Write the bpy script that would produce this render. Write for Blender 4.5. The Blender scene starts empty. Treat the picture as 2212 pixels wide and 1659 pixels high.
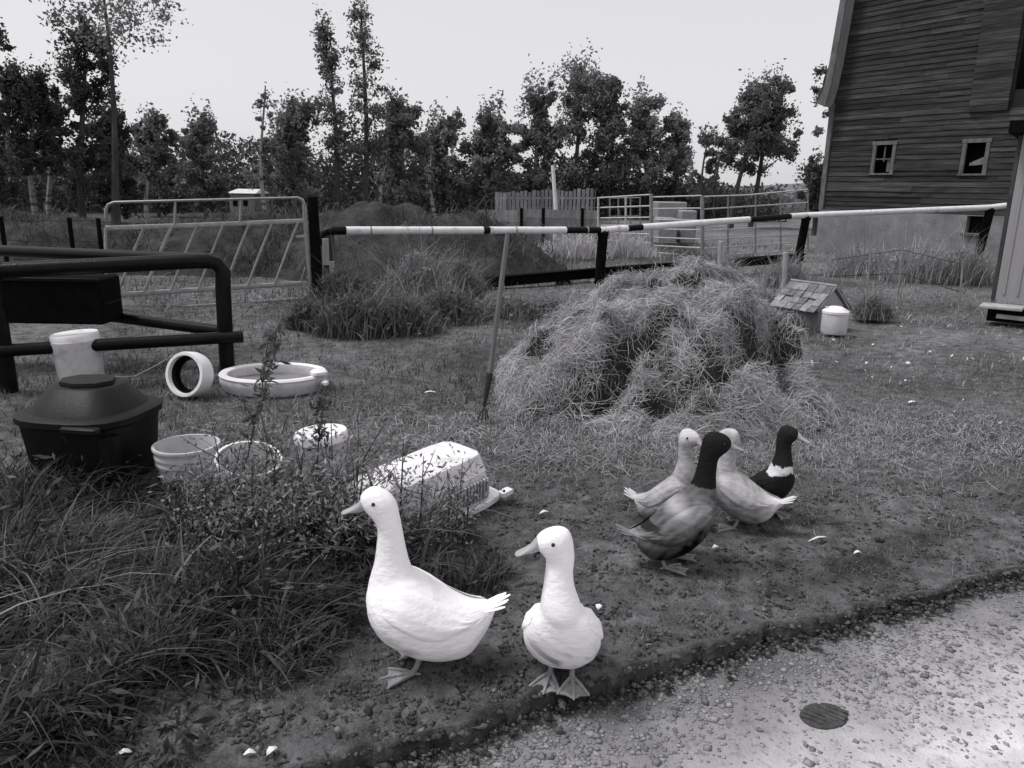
import bpy, math, random
import numpy as np
from mathutils import Vector, Matrix
R = math.radians
rng = np.random.default_rng(7)
random.seed(7)
scene = bpy.context.scene
col = scene.collection

# ------------------------------------------------------------------ camera, sky, sun, exposure
CAM = Vector((0, 0, 1.5)); PITCH = R(14.2); ROLL = R(1.0); F = 1659.0
cam_d = bpy.data.cameras.new('camera'); cam = bpy.data.objects.new('camera', cam_d); col.objects.link(cam)
cam_d.sensor_width = 36; cam_d.lens = 27.0; cam_d.clip_start = 0.05; cam_d.clip_end = 3000
CR = Matrix.Rotation(R(90) - PITCH, 3, 'X') @ Matrix.Rotation(ROLL, 3, 'Z')
cam.matrix_world = Matrix.Translation(CAM) @ CR.to_4x4()
scene.camera = cam
SUN_DIR = Vector((-0.46, -0.04, 0.86)).normalized()
wd = bpy.data.worlds.new('World'); scene.world = wd; wd.use_nodes = True
nt = wd.node_tree; nt.nodes.clear()
wo = nt.nodes.new('ShaderNodeOutputWorld'); bg = nt.nodes.new('ShaderNodeBackground')
sky = nt.nodes.new('ShaderNodeTexSky'); sky.sky_type = 'NISHITA'; sky.sun_disc = False
sky.sun_elevation = math.asin(SUN_DIR.z); sky.sun_rotation = math.atan2(SUN_DIR.x, SUN_DIR.y)
sky.dust_density = 3.0; sky.air_density = 1.0
bw = nt.nodes.new('ShaderNodeRGBToBW'); nt.links.new(sky.outputs[0], bw.inputs[0])
# overcast: the clear sky's brightness, greyed, under an even layer of cloud
m1 = nt.nodes.new('ShaderNodeMath'); m1.operation = 'MULTIPLY_ADD'; m1.inputs[1].default_value = 0.36; m1.inputs[2].default_value = 4.1
nt.links.new(bw.outputs[0], m1.inputs[0])
vs = nt.nodes.new('ShaderNodeVectorMath'); vs.operation = 'SCALE'; vs.inputs[0].default_value = (1.0, 0.985, 1.01)
nt.links.new(m1.outputs[0], vs.inputs['Scale']); nt.links.new(vs.outputs[0], bg.inputs[0])
bg.inputs[1].default_value = 0.1
nt.links.new(bg.outputs[0], wo.inputs[0])
sun_d = bpy.data.lights.new('sun', 'SUN'); sun_d.energy = 1.5; sun_d.angle = R(12); sun_d.color = (1, 0.985, 0.985)
sun = bpy.data.objects.new('sun', sun_d); col.objects.link(sun)
sun.rotation_euler = SUN_DIR.to_track_quat('Z', 'Y').to_euler(); sun.location = (-8, 6, 20)
vsx = scene.view_settings
scene.display_settings.display_device = 'sRGB'
vsx.view_transform = 'Standard'; vsx.look = 'None'; vsx.exposure = 0.55; vsx.gamma = 1.0; vsx.use_curve_mapping = False

# ------------------------------------------------------------------ helpers
def ray(u, v):
    return CR @ Vector(((u - 1106) / F, (829.5 - v) / F, -1.0))
def G(u, v, z=0.0):
    d = ray(u, v); t = (z - CAM.z) / d.z
    return CAM + d * t
def D(u, v, Y):
    d = ray(u, v); return CAM + d * (Y / d.y)
def lerp(a, b, t): return a + (b - a) * t
def tag(o, label=None, cat=None, group=None, kind=None):
    if label: o['label'] = label
    if cat: o['category'] = cat
    if group: o['group'] = group
    if kind: o['kind'] = kind
    return o
def thing(name, label, cat, loc, group=None):
    o = bpy.data.objects.new(name, None); col.objects.link(o); o.location = loc
    o.empty_display_size = 0.1
    return tag(o, label, cat, group)
def root_loc(p):
    while p.parent: p = p.parent
    return Vector(p.location)
def link_mesh(name, me, mat, parent=None):
    o = bpy.data.objects.new(name, me); col.objects.link(o)
    if mat: me.materials.append(mat)
    if parent: o.parent = parent
    return o

class MB:
    """collects shapes in world space, then builds one mesh"""
    def __init__(s): s.v = []; s.f = []
    def add(s, vs, fs):
        n = len(s.v); s.v += [Vector(x) for x in vs]; s.f += [tuple(i + n for i in q) for q in fs]; return s
    def box(s, c, size, rot=None, taper=1.0, bev=0.0):
        x, y, z = [q / 2 for q in size]; c = Vector(c)
        if bev <= 0:
            vs = [(-x,-y,-z),(x,-y,-z),(x,y,-z),(-x,y,-z),(-x*taper,-y*taper,z),(x*taper,-y*taper,z),(x*taper,y*taper,z),(-x*taper,y*taper,z)]
            fs = [(0,3,2,1),(4,5,6,7),(0,1,5,4),(1,2,6,5),(2,3,7,6),(3,0,4,7)]
        else:
            b = bev; vs = []; prof = [(-z, b), (-z + b, 0), (z - b, 0), (z, b)]
            for zz, ins in prof:
                X, Y = x - ins, y - ins
                for a, q in ((X, Y - b), (X - b, Y), (-X + b, Y), (-X, Y - b), (-X, -Y + b), (-X + b, -Y), (X - b, -Y), (X, -Y + b)):
                    vs.append((a, q, zz))
            fs = [tuple(range(7, -1, -1)), tuple(range(24, 32))]
            for k in range(3):
                for i in range(8):
                    j = (i + 1) % 8; fs.append((k*8+i, k*8+j, k*8+8+j, k*8+8+i))
        m = rot if rot is not None else Matrix.Identity(3)
        return s.add([c + m @ Vector(q) for q in vs], fs)
    def tube(s, pts, rad, n=10, cap=True, flat=1.0):
        pts = [Vector(p) for p in pts]; k = len(pts)
        rads = rad if isinstance(rad, (list, tuple)) else [rad] * k
        vs = []; up = None
        for i, p in enumerate(pts):
            t = (pts[min(i+1, k-1)] - pts[max(i-1, 0)]).normalized()
            if up is None:
                up = Vector((0, 0, 1)) if abs(t.z) < 0.9 else Vector((0, 1, 0))
            a = t.cross(up).normalized(); b = a.cross(t).normalized(); up = b
            for j in range(n):
                th = 2 * math.pi * j / n
                vs.append(p + a * (math.cos(th) * rads[i] * flat) + b * (math.sin(th) * rads[i]))
        fs = [(i*n+j, i*n+(j+1) % n, (i+1)*n+(j+1) % n, (i+1)*n+j) for i in range(k-1) for j in range(n)]
        if cap: fs += [tuple(range(n-1, -1, -1)), tuple(range((k-1)*n, k*n))]
        return s.add(vs, fs)
    def lathe(s, prof, n=32, c=(0, 0, 0), rot=None, sx=1.0, sy=1.0):
        c = Vector(c); m = rot if rot is not None else Matrix.Identity(3); vs = []
        for r, z in prof:
            for j in range(n):
                th = 2 * math.pi * j / n
                vs.append(c + m @ Vector((r * math.cos(th) * sx, r * math.sin(th) * sy, z)))
        k = len(prof)
        fs = [(i*n+j, i*n+(j+1) % n, (i+1)*n+(j+1) % n, (i+1)*n+j) for i in range(k-1) for j in range(n)]
        return s.add(vs, fs)
    def loft(s, rings, cap=True):
        n = len(rings[0]); k = len(rings); vs = [p for r in rings for p in r]
        fs = [(i*n+j, i*n+(j+1) % n, (i+1)*n+(j+1) % n, (i+1)*n+j) for i in range(k-1) for j in range(n)]
        if cap: fs += [tuple(range(n-1, -1, -1)), tuple(range((k-1)*n, k*n))]
        return s.add(vs, fs)
    def mesh(s, name, off, smooth=True):
        me = bpy.data.meshes.new(name)
        me.from_pydata([tuple(p - off) for p in s.v], [], s.f); me.update()
        if smooth:
            me.polygons.foreach_set('use_smooth', [True] * len(me.polygons))
            me.set_sharp_from_angle(angle=R(38))
        return me
    def build(s, name, mat, parent=None, label=None, smooth=True):
        off = root_loc(parent) if parent else Vector((0, 0, 0))
        o = link_mesh(name, s.mesh(name, off, smooth), mat, parent)
        if label: o['label'] = label
        return o

def np_mesh(name, V, quads=None, tris=None, mat=None, parent=None, tone=None, smooth=False):
    V = np.asarray(V, np.float32).reshape(-1, 3)
    if parent is not None: V = V - np.array(root_loc(parent), np.float32)
    me = bpy.data.meshes.new(name); me.vertices.add(len(V)); me.vertices.foreach_set('co', V.ravel())
    li = []; tot = []
    if quads is not None and len(quads): li.append(np.asarray(quads, np.int32).ravel()); tot.append(np.full(len(quads), 4, np.int32))
    if tris is not None and len(tris): li.append(np.asarray(tris, np.int32).ravel()); tot.append(np.full(len(tris), 3, np.int32))
    li = np.concatenate(li); tot = np.concatenate(tot)
    me.loops.add(len(li)); me.loops.foreach_set('vertex_index', li)
    me.polygons.add(len(tot)); me.polygons.foreach_set('loop_start', np.concatenate([[0], np.cumsum(tot)[:-1]]).astype(np.int32))
    me.polygons.foreach_set('loop_total', tot)
    if smooth: me.polygons.foreach_set('use_smooth', np.ones(len(tot), bool))
    me.update(calc_edges=True); me.validate()
    if tone is not None:
        a = me.attributes.new('tone', 'FLOAT', 'POINT'); a.data.foreach_set('value', np.asarray(tone, np.float32).ravel())
    return link_mesh(name, me, mat, parent)

def ribbons(C, W, side):
    """C (N,K,3) centre lines, W (N,K) half widths, side (N,3): K-1 quads per ribbon"""
    N, K, _ = C.shape
    L = C - side[:, None, :] * W[..., None]; Rr = C + side[:, None, :] * W[..., None]
    V = np.stack([L, Rr], 2).reshape(N, K * 2, 3)
    base = (np.arange(N) * K * 2)[:, None]
    q = np.array([[2*k, 2*k+1, 2*k+3, 2*k+2] for k in range(K-1)]).ravel()
    return V.reshape(-1, 3), (base + q[None]).reshape(-1, 4)

def blades(P, h, w, ang, lean, K=4, droop=1.0):
    """grass blades rooted at P (N,3): height h, half width w, leaning towards ang by lean"""
    N = len(P); t = np.linspace(0, 1, K)[None, :]
    hd = np.stack([np.cos(ang), np.sin(ang)], 1)
    out = (lean[:, None] * (0.25 * t + 0.75 * t ** 2)) * h[:, None]
    up = h[:, None] * (t - droop * 0.35 * lean[:, None] * t ** 2.5)
    C = np.empty((N, K, 3)); C[..., 0] = P[:, None, 0] + hd[:, None, 0] * out
    C[..., 1] = P[:, None, 1] + hd[:, None, 1] * out; C[..., 2] = P[:, None, 2] + up
    W = w[:, None] * np.clip(1.0 - t ** 1.8, 0.04, 1) * np.clip(0.65 + t * 1.2, 0, 1)
    sa = ang + np.pi / 2 + rng.normal(0, 0.6, N)
    side = np.stack([np.cos(sa), np.sin(sa), rng.normal(0, 0.15, N)], 1)
    return ribbons(C, W, side)

def leaf_quads(P, size, tone, flat=0.0, asp=.55):
    N = len(P)
    a = rng.normal(size=(N, 3)); a[:, 2] *= (1 - flat); a /= np.linalg.norm(a, axis=1)[:, None]
    b = rng.normal(size=(N, 3)); b -= a * (a * b).sum(1)[:, None]; b /= np.linalg.norm(b, axis=1)[:, None]
    s = np.asarray(size).reshape(-1, 1)
    a = a * s; b = b * s * asp
    V = np.stack([P - a, P - b * 1.0 + a * 0.1, P + a, P + b * 1.0 + a * 0.1], 1)
    q = np.arange(N * 4).reshape(N, 4)
    return V.reshape(-1, 3), q, np.repeat(tone, 4)

def cat_meshes(parts):
    Vs = []; Qs = []; Ts = []; n = 0
    for V, Q, t in parts:
        Vs.append(V); Qs.append(Q + n); Ts.append(t); n += len(V)
    return np.concatenate(Vs), np.concatenate(Qs), np.concatenate(Ts)

# noise for geometry: a few octaves of turned sine products
_ph = np.random.default_rng(3).uniform(0, 6.28, (8, 4))
def nz(x, y, sc=1.0, oct=3, k=0):
    x = np.asarray(x, float); y = np.asarray(y, float); o = 0.0; a = 1.0; tot = 0
    for i in range(oct):
        p = _ph[(i + k) % 8]; f = sc * 1.9 ** i; c, s = math.cos(p[0]), math.sin(p[0])
        X = (x * c - y * s) * f; Y = (x * s + y * c) * f
        o = o + a * (np.sin(X + p[1] + 0.8 * np.sin(Y * 0.7 + p[2])) * np.sin(Y + p[3] + 0.9 * np.sin(X * 0.6 + p[1]))); tot += a; a *= 0.55
    return o / tot
def gz(x, y):
    far = np.clip((np.hypot(x, y) - 1.0) / 6.0, 0, 1)
    return nz(x, y, 1.7, 3) * (0.012 + 0.035 * far) + nz(x, y, 0.35, 2, 2) * 0.05 * far

# ------------------------------------------------------------------ materials (the photograph is black and white: so is the place)
def gmat(name, base, var=0.3, scale=8, rough=0.85, bump=0.0, bscale=None, stretch=(1, 1, 1), spec=0.25, tone=False, rnd=0.0, metal=0.0, detail=5, coat2=None, thin=0.0, scales=0.0):
    m = bpy.data.materials.new(name); m.use_nodes = True; t = m.node_tree; N = t.nodes; L = t.links
    b = N['Principled BSDF']; b.inputs['Roughness'].default_value = rough; b.inputs['Metallic'].default_value = metal
    b.inputs['Specular IOR Level'].default_value = spec
    tc = N.new('ShaderNodeTexCoord'); mp = N.new('ShaderNodeMapping'); mp.inputs['Scale'].default_value = stretch
    L.new(tc.outputs['Object'], mp.inputs[0])
    no = N.new('ShaderNodeTexNoise'); no.inputs['Scale'].default_value = scale; no.inputs['Detail'].default_value = detail; no.inputs['Roughness'].default_value = 0.62
    L.new(mp.outputs[0], no.inputs['Vector'])
    mr = N.new('ShaderNodeMapRange'); mr.inputs[1].default_value = 0.28; mr.inputs[2].default_value = 0.72
    mr.inputs[3].default_value = base * (1 - var); mr.inputs[4].default_value = base * (1 + var)
    L.new(no.outputs[0], mr.inputs[0]); val = mr.outputs[0]
    def mul(x, y):
        q = N.new('ShaderNodeMath'); q.operation = 'MULTIPLY'; L.new(x, q.inputs[0])
        if hasattr(y, 'node'): L.new(y, q.inputs[1])
        else: q.inputs[1].default_value = y
        return q.outputs[0]
    if coat2:    # (scale, threshold, softness, factor): blotches of another tone (dirt, wear)
        n2 = N.new('ShaderNodeTexNoise'); n2.inputs['Scale'].default_value = coat2[0]; n2.inputs['Detail'].default_value = 6
        L.new(mp.outputs[0], n2.inputs['Vector'])
        r2 = N.new('ShaderNodeMapRange'); r2.inputs[1].default_value = coat2[1]; r2.inputs[2].default_value = coat2[1] + coat2[2]
        r2.inputs[3].default_value = 1.0; r2.inputs[4].default_value = coat2[3]
        L.new(n2.outputs[0], r2.inputs[0]); val = mul(val, r2.outputs[0])
    if tone:
        at = N.new('ShaderNodeAttribute'); at.attribute_name = 'tone'; val = mul(val, at.outputs['Fac'])
    if rnd:
        oi = N.new('ShaderNodeObjectInfo'); r3 = N.new('ShaderNodeMapRange'); r3.inputs[3].default_value = 1 - rnd; r3.inputs[4].default_value = 1 + rnd
        L.new(oi.outputs['Random'], r3.inputs[0]); val = mul(val, r3.outputs[0])
    sc = N.new('ShaderNodeVectorMath'); sc.operation = 'SCALE'; sc.inputs[0].default_value = (1.0, 0.985, 1.01)
    L.new(val, sc.inputs['Scale']); L.new(sc.outputs[0], b.inputs['Base Color'])
    if bump:
        bn = N.new('ShaderNodeTexNoise'); bn.inputs['Scale'].default_value = bscale or scale * 4; bn.inputs['Detail'].default_value = 6
        L.new(mp.outputs[0], bn.inputs['Vector'])
        bp = N.new('ShaderNodeBump'); bp.inputs['Strength'].default_value = bump; bp.inputs['Distance'].default_value = 0.02
        L.new(bn.outputs[0], bp.inputs['Height']); L.new(bp.outputs[0], b.inputs['Normal'])
    if scales:                                         # overlapping body feathers
        vo = N.new('ShaderNodeTexVoronoi'); vo.inputs['Scale'].default_value = 46; vo.feature = 'SMOOTH_F1'; vo.inputs['Smoothness'].default_value = .35
        mp2 = N.new('ShaderNodeMapping'); mp2.inputs['Scale'].default_value = (0.6, 1.0, 0.8); L.new(tc.outputs['Object'], mp2.inputs[0])
        wv = N.new('ShaderNodeVectorMath'); wv.operation = 'MULTIPLY_ADD'; wv.inputs[1].default_value = (.03, .03, .03); L.new(no.outputs['Color'], wv.inputs[0]); L.new(mp2.outputs[0], wv.inputs[2]); L.new(wv.outputs[0], vo.inputs['Vector'])
        b2 = N.new('ShaderNodeBump'); b2.inputs['Strength'].default_value = scales; b2.inputs['Distance'].default_value = 0.006; L.new(vo.outputs['Distance'], b2.inputs['Height']); b2.invert = True
        if bump: L.new(bp.outputs[0], b2.inputs['Normal'])
        L.new(b2.outputs[0], b.inputs['Normal'])
    if thin:
        tr = N.new('ShaderNodeBsdfTranslucent'); L.new(sc.outputs[0], tr.inputs[0]); mx = N.new('ShaderNodeMixShader'); mx.inputs[0].default_value = thin
        L.new(b.outputs[0], mx.inputs[1]); L.new(tr.outputs[0], mx.inputs[2]); L.new(mx.outputs[0], N['Material Output'].inputs[0])
    return m

M = dict(
    soil=gmat('soil', 0.13, 0.6, 9, 0.95, 1.0, 70, tone=True, spec=0.1, coat2=(22, 0.5, 0.25, 0.55)),
    road=gmat('packed_gravel', 0.52, 0.28, 5, 0.95, 0.5, 90, tone=True, spec=0.1, coat2=(38, 0.56, 0.16, 0.6)),
    pebble=gmat('pebble', 0.29, 0.3, 30, 0.85, 0.2, 120, tone=True, spec=0.2),
    clod=gmat('soil_clod', 0.075, 0.4, 30, 0.95, 0.5, 90, tone=True, spec=0.1),
    grass=gmat('grass', 0.17, 0.25, 5, 0.65, tone=True, spec=0.2, thin=0.3),
    leaf=gmat('leaf', 0.125, 0.25, 3, 0.7, tone=True, spec=0.12, thin=0.42),
    hay=gmat('hay', 0.42, 0.25, 4, 0.7, tone=True, spec=0.25),
    haycore=gmat('hay_core', 0.03, 0.5, 9, 0.95, 0.8, 45, stretch=(1, 1, 2)),  # near-black: the shade of the hay's hollows is put into this colour
    heap=gmat('heap_earth', 0.042, 0.6, 3, 0.95, 0.9, 14, spec=0.1),
    bark=gmat('bark', 0.06, 0.5, 6, 0.9, 0.5, 20, stretch=(1, 1, 0.3)),
    birch=gmat('birch_bark', 0.26, 0.45, 2.2, 0.8, 0.3, 16, stretch=(0.4, 0.4, 3), coat2=(1.6, 0.52, 0.06, 0.25)),
    barn=gmat('weathered_barn_board', 0.038, 0.5, 5, 0.9, 0.7, 30, stretch=(0.5, 0.5, 7), rnd=0.3, spec=0.15, coat2=(1.3, 0.46, 0.2, 1.8)),
    barnback=gmat('barn_sheathing', 0.018, 0.3, 5, 0.95),
    trim=gmat('weathered_trim', 0.125, 0.45, 9, 0.85, 0.5, 40, stretch=(1, 1, 0.4), rnd=0.15),
    concrete=gmat('foundation_concrete', 0.20, 0.3, 2.5, 0.95, 0.5, 18, coat2=(1.2, 0.5, 0.2, 0.7)),
    dark=gmat('interior_shade', 0.008, 0.2, 4, 0.9, spec=0.05),  # near-black: the darkness of unlit insides is put into the colour
    glass=gmat('dirty_pane', 0.05, 0.5, 8, 0.25, spec=0.5),
    blackpipe=gmat('black_pipe', 0.004, 0.5, 10, 0.38, 0.15, 60, spec=0.14),
    blackpaint=gmat('black_timber', 0.004, 0.5, 9, 0.8, 0.35, 40, spec=0.06),
    whitepipe=gmat('white_painted_pipe', 0.72, 0.14, 7, 0.5, 0.1, 50, spec=0.35, coat2=(9, 0.62, 0.08, 0.6)),
    galv=gmat('galvanised_tube', 0.28, 0.25, 12, 0.5, metal=0.2, spec=0.4),
    panel=gmat('panel_tube', 0.45, 0.2, 9, 0.55, spec=0.4),
    panelpost=gmat('panel_post', 0.22, 0.3, 9, 0.7, spec=0.3),
    plank=gmat('grey_plank', 0.25, 0.35, 6, 0.9, 0.6, 30, stretch=(1, 1, 0.25), rnd=0.25),
    palewood=gmat('pale_wood', 0.34, 0.3, 9, 0.8, 0.5, 40, stretch=(1, 1, 0.2)),
    wood=gmat('handle_wood', 0.15, 0.3, 9, 0.7, 0.3, 40, stretch=(1, 1, 0.2)),
    plastic=gmat('white_plastic', 0.78, 0.06, 5, 0.4, 0.04, 30, spec=0.4, coat2=(9, 0.56, 0.14, 0.66)),
    plasticgrey=gmat('grubby_white_plastic', 0.52, 0.14, 6, 0.45, 0.05, 30, spec=0.4, coat2=(7, 0.52, 0.2, 0.6)),
    blackplastic=gmat('black_plastic', 0.005, 0.4, 6, 0.5, 0.08, 60, spec=0.2, coat2=(4, 0.5, 0.3, 1.5)),
    sheet=gmat('pale_sheet', 0.30, 0.2, 2, 0.7, 0.1, 9, stretch=(1, 1, 0.2), coat2=(1.4, 0.5, 0.3, 0.8)),
    shingle=gmat('weathered_shingle', 0.20, 0.5, 14, 0.9, 0.7, 50, rnd=0.4),
    bale=gmat('straw_bale', 0.27, 0.3, 9, 0.9, 0.8, 40, stretch=(1, 1, 3)),
    hill=gmat('hill_woods', 0.16, 0.15, 0.02, 1.0, spec=0.0),
    plume=gmat('plumage', 0.86, 0.035, 26, 0.75, 0.22, 70, tone=True, spec=0.12, stretch=(0.45, 1, 1), scales=0.28),
    bill=gmat('bill', 0.33, 0.15, 30, 0.45, 0.05, 60, spec=0.35),
    foot=gmat('foot', 0.25, 0.3, 40, 0.6, 0.4, 120, spec=0.3),
    eye=gmat('eye', 0.006, 0.1, 5, 0.12, spec=0.5),
    feather=gmat('loose_feather', 0.75, 0.1, 20, 0.7),
    steel=gmat('dark_fork_steel', 0.02, 0.3, 20, 0.5, spec=0.4),
    twine=gmat('twine', 0.3, 0.2, 20, 0.9),
)

# ------------------------------------------------------------------ ground and road: one sheet each, meeting along a cut turf edge
lip_px = [(740, 1659), (813, 1640), (996, 1588), (1218, 1502), (1369, 1470), (1467, 1430), (1598, 1396), (1770, 1346), (1941, 1305), (2132, 1255), (2212, 1232)]
LP = np.array([[*G(u, v, -0.02)[:2]] for u, v in lip_px])
O2 = LP[0]; T2 = (LP[-1] - LP[0]); T2 = T2 / np.linalg.norm(T2); N2 = np.array([-T2[1], T2[0]])
if N2[1] < 0: N2 = -N2
_s = (LP - O2) @ T2; _w = (LP - O2) @ N2
def lipw(s):
    return np.interp(s, _s, _w) + 0.032 * nz(s, s * 0.3, 8, 3, 1) + 0.009 * nz(s, s * .2, 34, 2, 4)
def sd(x, y):
    p = np.stack([np.asarray(x, float) - O2[0], np.asarray(y, float) - O2[1]], -1); s = p @ T2
    return s, p @ N2 - lipw(s)
def geo(a, step, grow, end):
    o = [a]
    while o[-1] < end: o.append(o[-1] + step); step *= grow
    return np.array(o)
sp = geo(2.4, 0.024, 1.06, 900); sm = -geo(.9, 0.024, 1.06, 900)[::-1]
S = np.concatenate([sm[:-1], np.arange(-0.9, 2.4, 0.019), sp])
def grid_sheet(name, S, Dv, zf, tonef, mat):
    ss, dd = np.meshgrid(S, Dv, indexing='ij')
    fade = np.exp(-np.clip(np.abs(dd) - 0.1, 0, None) * 1.5)
    w = lipw(ss); off = dd + w * fade + (1 - fade) * np.interp(ss, _s, _w) * np.exp(-np.abs(dd) / 8)
    X = O2[0] + ss * T2[0] + off * N2[0]; Y = O2[1] + ss * T2[1] + off * N2[1]
    Z = zf(X, Y, ss, dd); t = tonef(X, Y, ss, dd)
    n, m = ss.shape; i = np.arange(n * m).reshape(n, m)
    q = np.stack([i[:-1, :-1], i[1:, :-1], i[1:, 1:], i[:-1, 1:]], -1).reshape(-1, 4)
    o = np_mesh(name, np.stack([X, Y, Z], -1), q, None, mat, None, t, smooth=True)
    return tag(o, kind='structure')
def ground_z(X, Y, s, d):
    z = gz(X, Y) + 0.005 * nz(X, Y, 62, 2, 4) * np.exp(-np.hypot(X, Y - 2) / 4) + 0.008 * nz(X, Y, 38, 3, 3) * np.exp(-np.hypot(X, Y - 2) / 4) + 0.010 * nz(X, Y, 15, 2, 5) * np.exp(-np.hypot(X, Y - 2) / 5)
    d = d + .018 * nz(X, Y, 30, 3, 1) + .010 * nz(X, Y, 85, 2, 2); edge = np.clip((0.06 - d) / 0.06, 0, 1)
    drop = np.clip((0.012 - d) / 0.020, 0, 1)
    return z + 0.014 * edge * (1 - drop) - 0.11 * drop * drop * (3 - 2 * drop)
ruts = [(G(1830, 1215), G(2090, 1120)), (G(1700, 1260), G(1890, 1215))]
def ground_t(X, Y, s, d):
    t = 0.75 + 0.25 * nz(X, Y, 3.0, 3, 6)
    t = t * np.where((Y > 17) & (X < 5), .45, 1) * (1 + .45 * nz(X, Y, 1.3, 3, 1) * np.clip((Y - 3) / 2, 0, 1))
    t = np.where(d < 0.03, 0.55, t)
    t = t * (1.15 + .30 * nz(X, Y, 11, 3, 2)) * np.clip(1.0 + (np.hypot(X, Y) - 5) * 0.03, 0.9, 1.4)
    for a, b in ruts:
        ax, ay = a.x, a.y; bx, by = b.x, b.y; l2 = (bx-ax)**2 + (by-ay)**2
        k = np.clip(((X-ax)*(bx-ax) + (Y-ay)*(by-ay)) / l2, 0, 1)
        q = np.hypot(X - ax - k*(bx-ax), Y - ay - k*(by-ay))
        t = t * (1 - 0.45 * np.exp(-(q / 0.09) ** 2))
    return t
Dg = np.concatenate([[-0.14, -0.06], np.arange(-0.03, 0.10, 0.008), np.arange(0.10, 1.6, 0.021), geo(1.6, 0.026, 1.06, 900)])
ground = grid_sheet('ground', S, Dg, ground_z, ground_t, M['soil'])
def road_z(X, Y, s, d):
    return -0.064 + 0.006 * nz(X, Y, 2.2, 3, 1) - 0.012 * np.clip(-d, 0, 2) * 0.4 + 0.004 * nz(X, Y, 24, 3, 2) * np.exp(-np.hypot(X, Y - 2) / 4)
def road_t(X, Y, s, d):
    q = np.clip((-d - 0.10 + 0.12 * nz(X, Y, 2.3, 3, 2)) / 0.55, 0, 1)
    return 0.34 + 0.72 * q + 0.06 * nz(X, Y, 6, 3, 4)
Dr = -np.concatenate([np.arange(-0.05, 1.7, 0.026), geo(1.7, 0.04, 1.12, 60)])[::-1]
road = grid_sheet('road', S[np.abs(S) < 120], Dr, road_z, road_t, M['road'])
road.name = 'gravel_road'

# distant hills
hx = np.linspace(-500, 700, 160); hz = 9 + 5 * nz(hx, hx * 0, 0.012, 3) + np.clip((hx - 150) * 0.012, -1, 4)
hv = []
for k, (yy, f) in enumerate(((420, 0), (470, 0.75), (540, 1.0), (700, 0.4))):
    hv.append(np.stack([hx, np.full_like(hx, yy) + 6 * nz(hx, hx, .03, 2, k), hz * f - (3 if k in (0,) else 0)], -1))
hv = np.stack(hv); i = np.arange(4 * 160).reshape(4, 160)
tag(np_mesh('hills', hv, np.stack([i[:-1, :-1], i[:-1, 1:], i[1:, 1:], i[1:, :-1]], -1).reshape(-1, 4), None, M['hill'], smooth=True), kind='structure')

# ------------------------------------------------------------------ barn
BC = D(1772, 500, 21.5); BC.z = 0
WR = Vector((0.555, -0.832, 0)).normalized(); WN = Vector((-WR.y, WR.x, 0))      # along the wall to the right; into the barn
if WN.y < 0: WN = -WN
def W(u, v):
    d = ray(u, v); t = (BC - CAM).dot(WN) / d.dot(WN); p = CAM + d * t
    return (p - BC).dot(WR), p.z
def BP(x, y, z): return BC + WR * x + WN * y + Vector((0, 0, z))
BM = Matrix((WR, WN, (0, 0, 1))).transposed()
zf = W(1785, 452)[1]
xe, ze = W(1806, 228)
xt, zt = W(1843, 0)
slope = (xt - 0.0) / (zt - ze)
def xleft(z): return 0.0 if z < ze else (z - ze) * slope
XR, ZT = 7.5, 7.6
barn = thing('barn', 'big old barn with dark weathered lap siding and a gambrel roof at right', 'barn', tuple(BC))
wins = []
for (ua, va, ub, vb) in ((1889, 310, 1930, 374), (2083, 305, 2131, 375)):
    x0, z1 = W(ua, va); x1, z0 = W(ub, vb); wins.append([x0, x1, z0, z1])
cx0, cz1 = W(2093, 466); cx1, cz0 = W(2128, 505)
hx0, hz0 = W(2096, 244); hx1 = W(2180, 244)[0]
holes = [tuple(w) for w in wins]
def with_holes(mb, x0, x1, z0, z1, y0, y1, hs):
    xs = sorted(set([x0, x1] + [q for h in hs for q in h[:2] if x0 < q < x1])); zs = sorted(set([z0, z1] + [q for h in hs for q in h[2:] if z0 < q < z1]))
    for a, b in zip(xs[:-1], xs[1:]):
        for c, d in zip(zs[:-1], zs[1:]):
            mx, mz = (a + b) / 2, (c + d) / 2
            if any(h[0] < mx < h[1] and h[2] < mz < h[3] for h in hs): continue
            mb.box(BP(mx, (y0 + y1) / 2, mz), (b - a, y1 - y0, d - c), BM)
hole_h = (hx1 + 0.02, hx1 + 1.6, hz0 + 0.05, ZT - 0.3)
mb = MB(); with_holes(mb, 0.02, XR, zf, ze, 0.0, 0.05, holes)
zz = ze
while zz < ZT:                                        # stepped sheathing up the gable
    with_holes(mb, xleft(zz + .3) + 0.02, XR, zz, min(zz + .3, ZT), 0.0, 0.05, [hole_h]); zz += .3
mb.build('sheathing', M['barnback'], barn, smooth=False)
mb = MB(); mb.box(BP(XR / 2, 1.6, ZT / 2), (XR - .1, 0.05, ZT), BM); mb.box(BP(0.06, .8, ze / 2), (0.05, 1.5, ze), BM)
mb.build('dark_back_sheet', M['dark'], barn, smooth=False)  # sheet in the colour of the barn's unlit inside
mb = MB(); mb.box(BP(0.02, 4.4, (zf + ze) / 2), (0.04, 8.7, ze - zf), BM); mb.build('side_wall', M['barn'], barn, smooth=False)
mb = MB(); hs = [(cx0, cx1, cz0, cz1)]
with_holes(mb, -0.06, XR, -0.3, zf - 0.02, -0.07, 0.12, hs); mb.box(BP(-0.02, 4.4, (zf - .3) / 2), (0.12, 8.5, zf + .26), BM)
fnd = mb.build('foundation', M['concrete'], barn, smooth=False)
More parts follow.
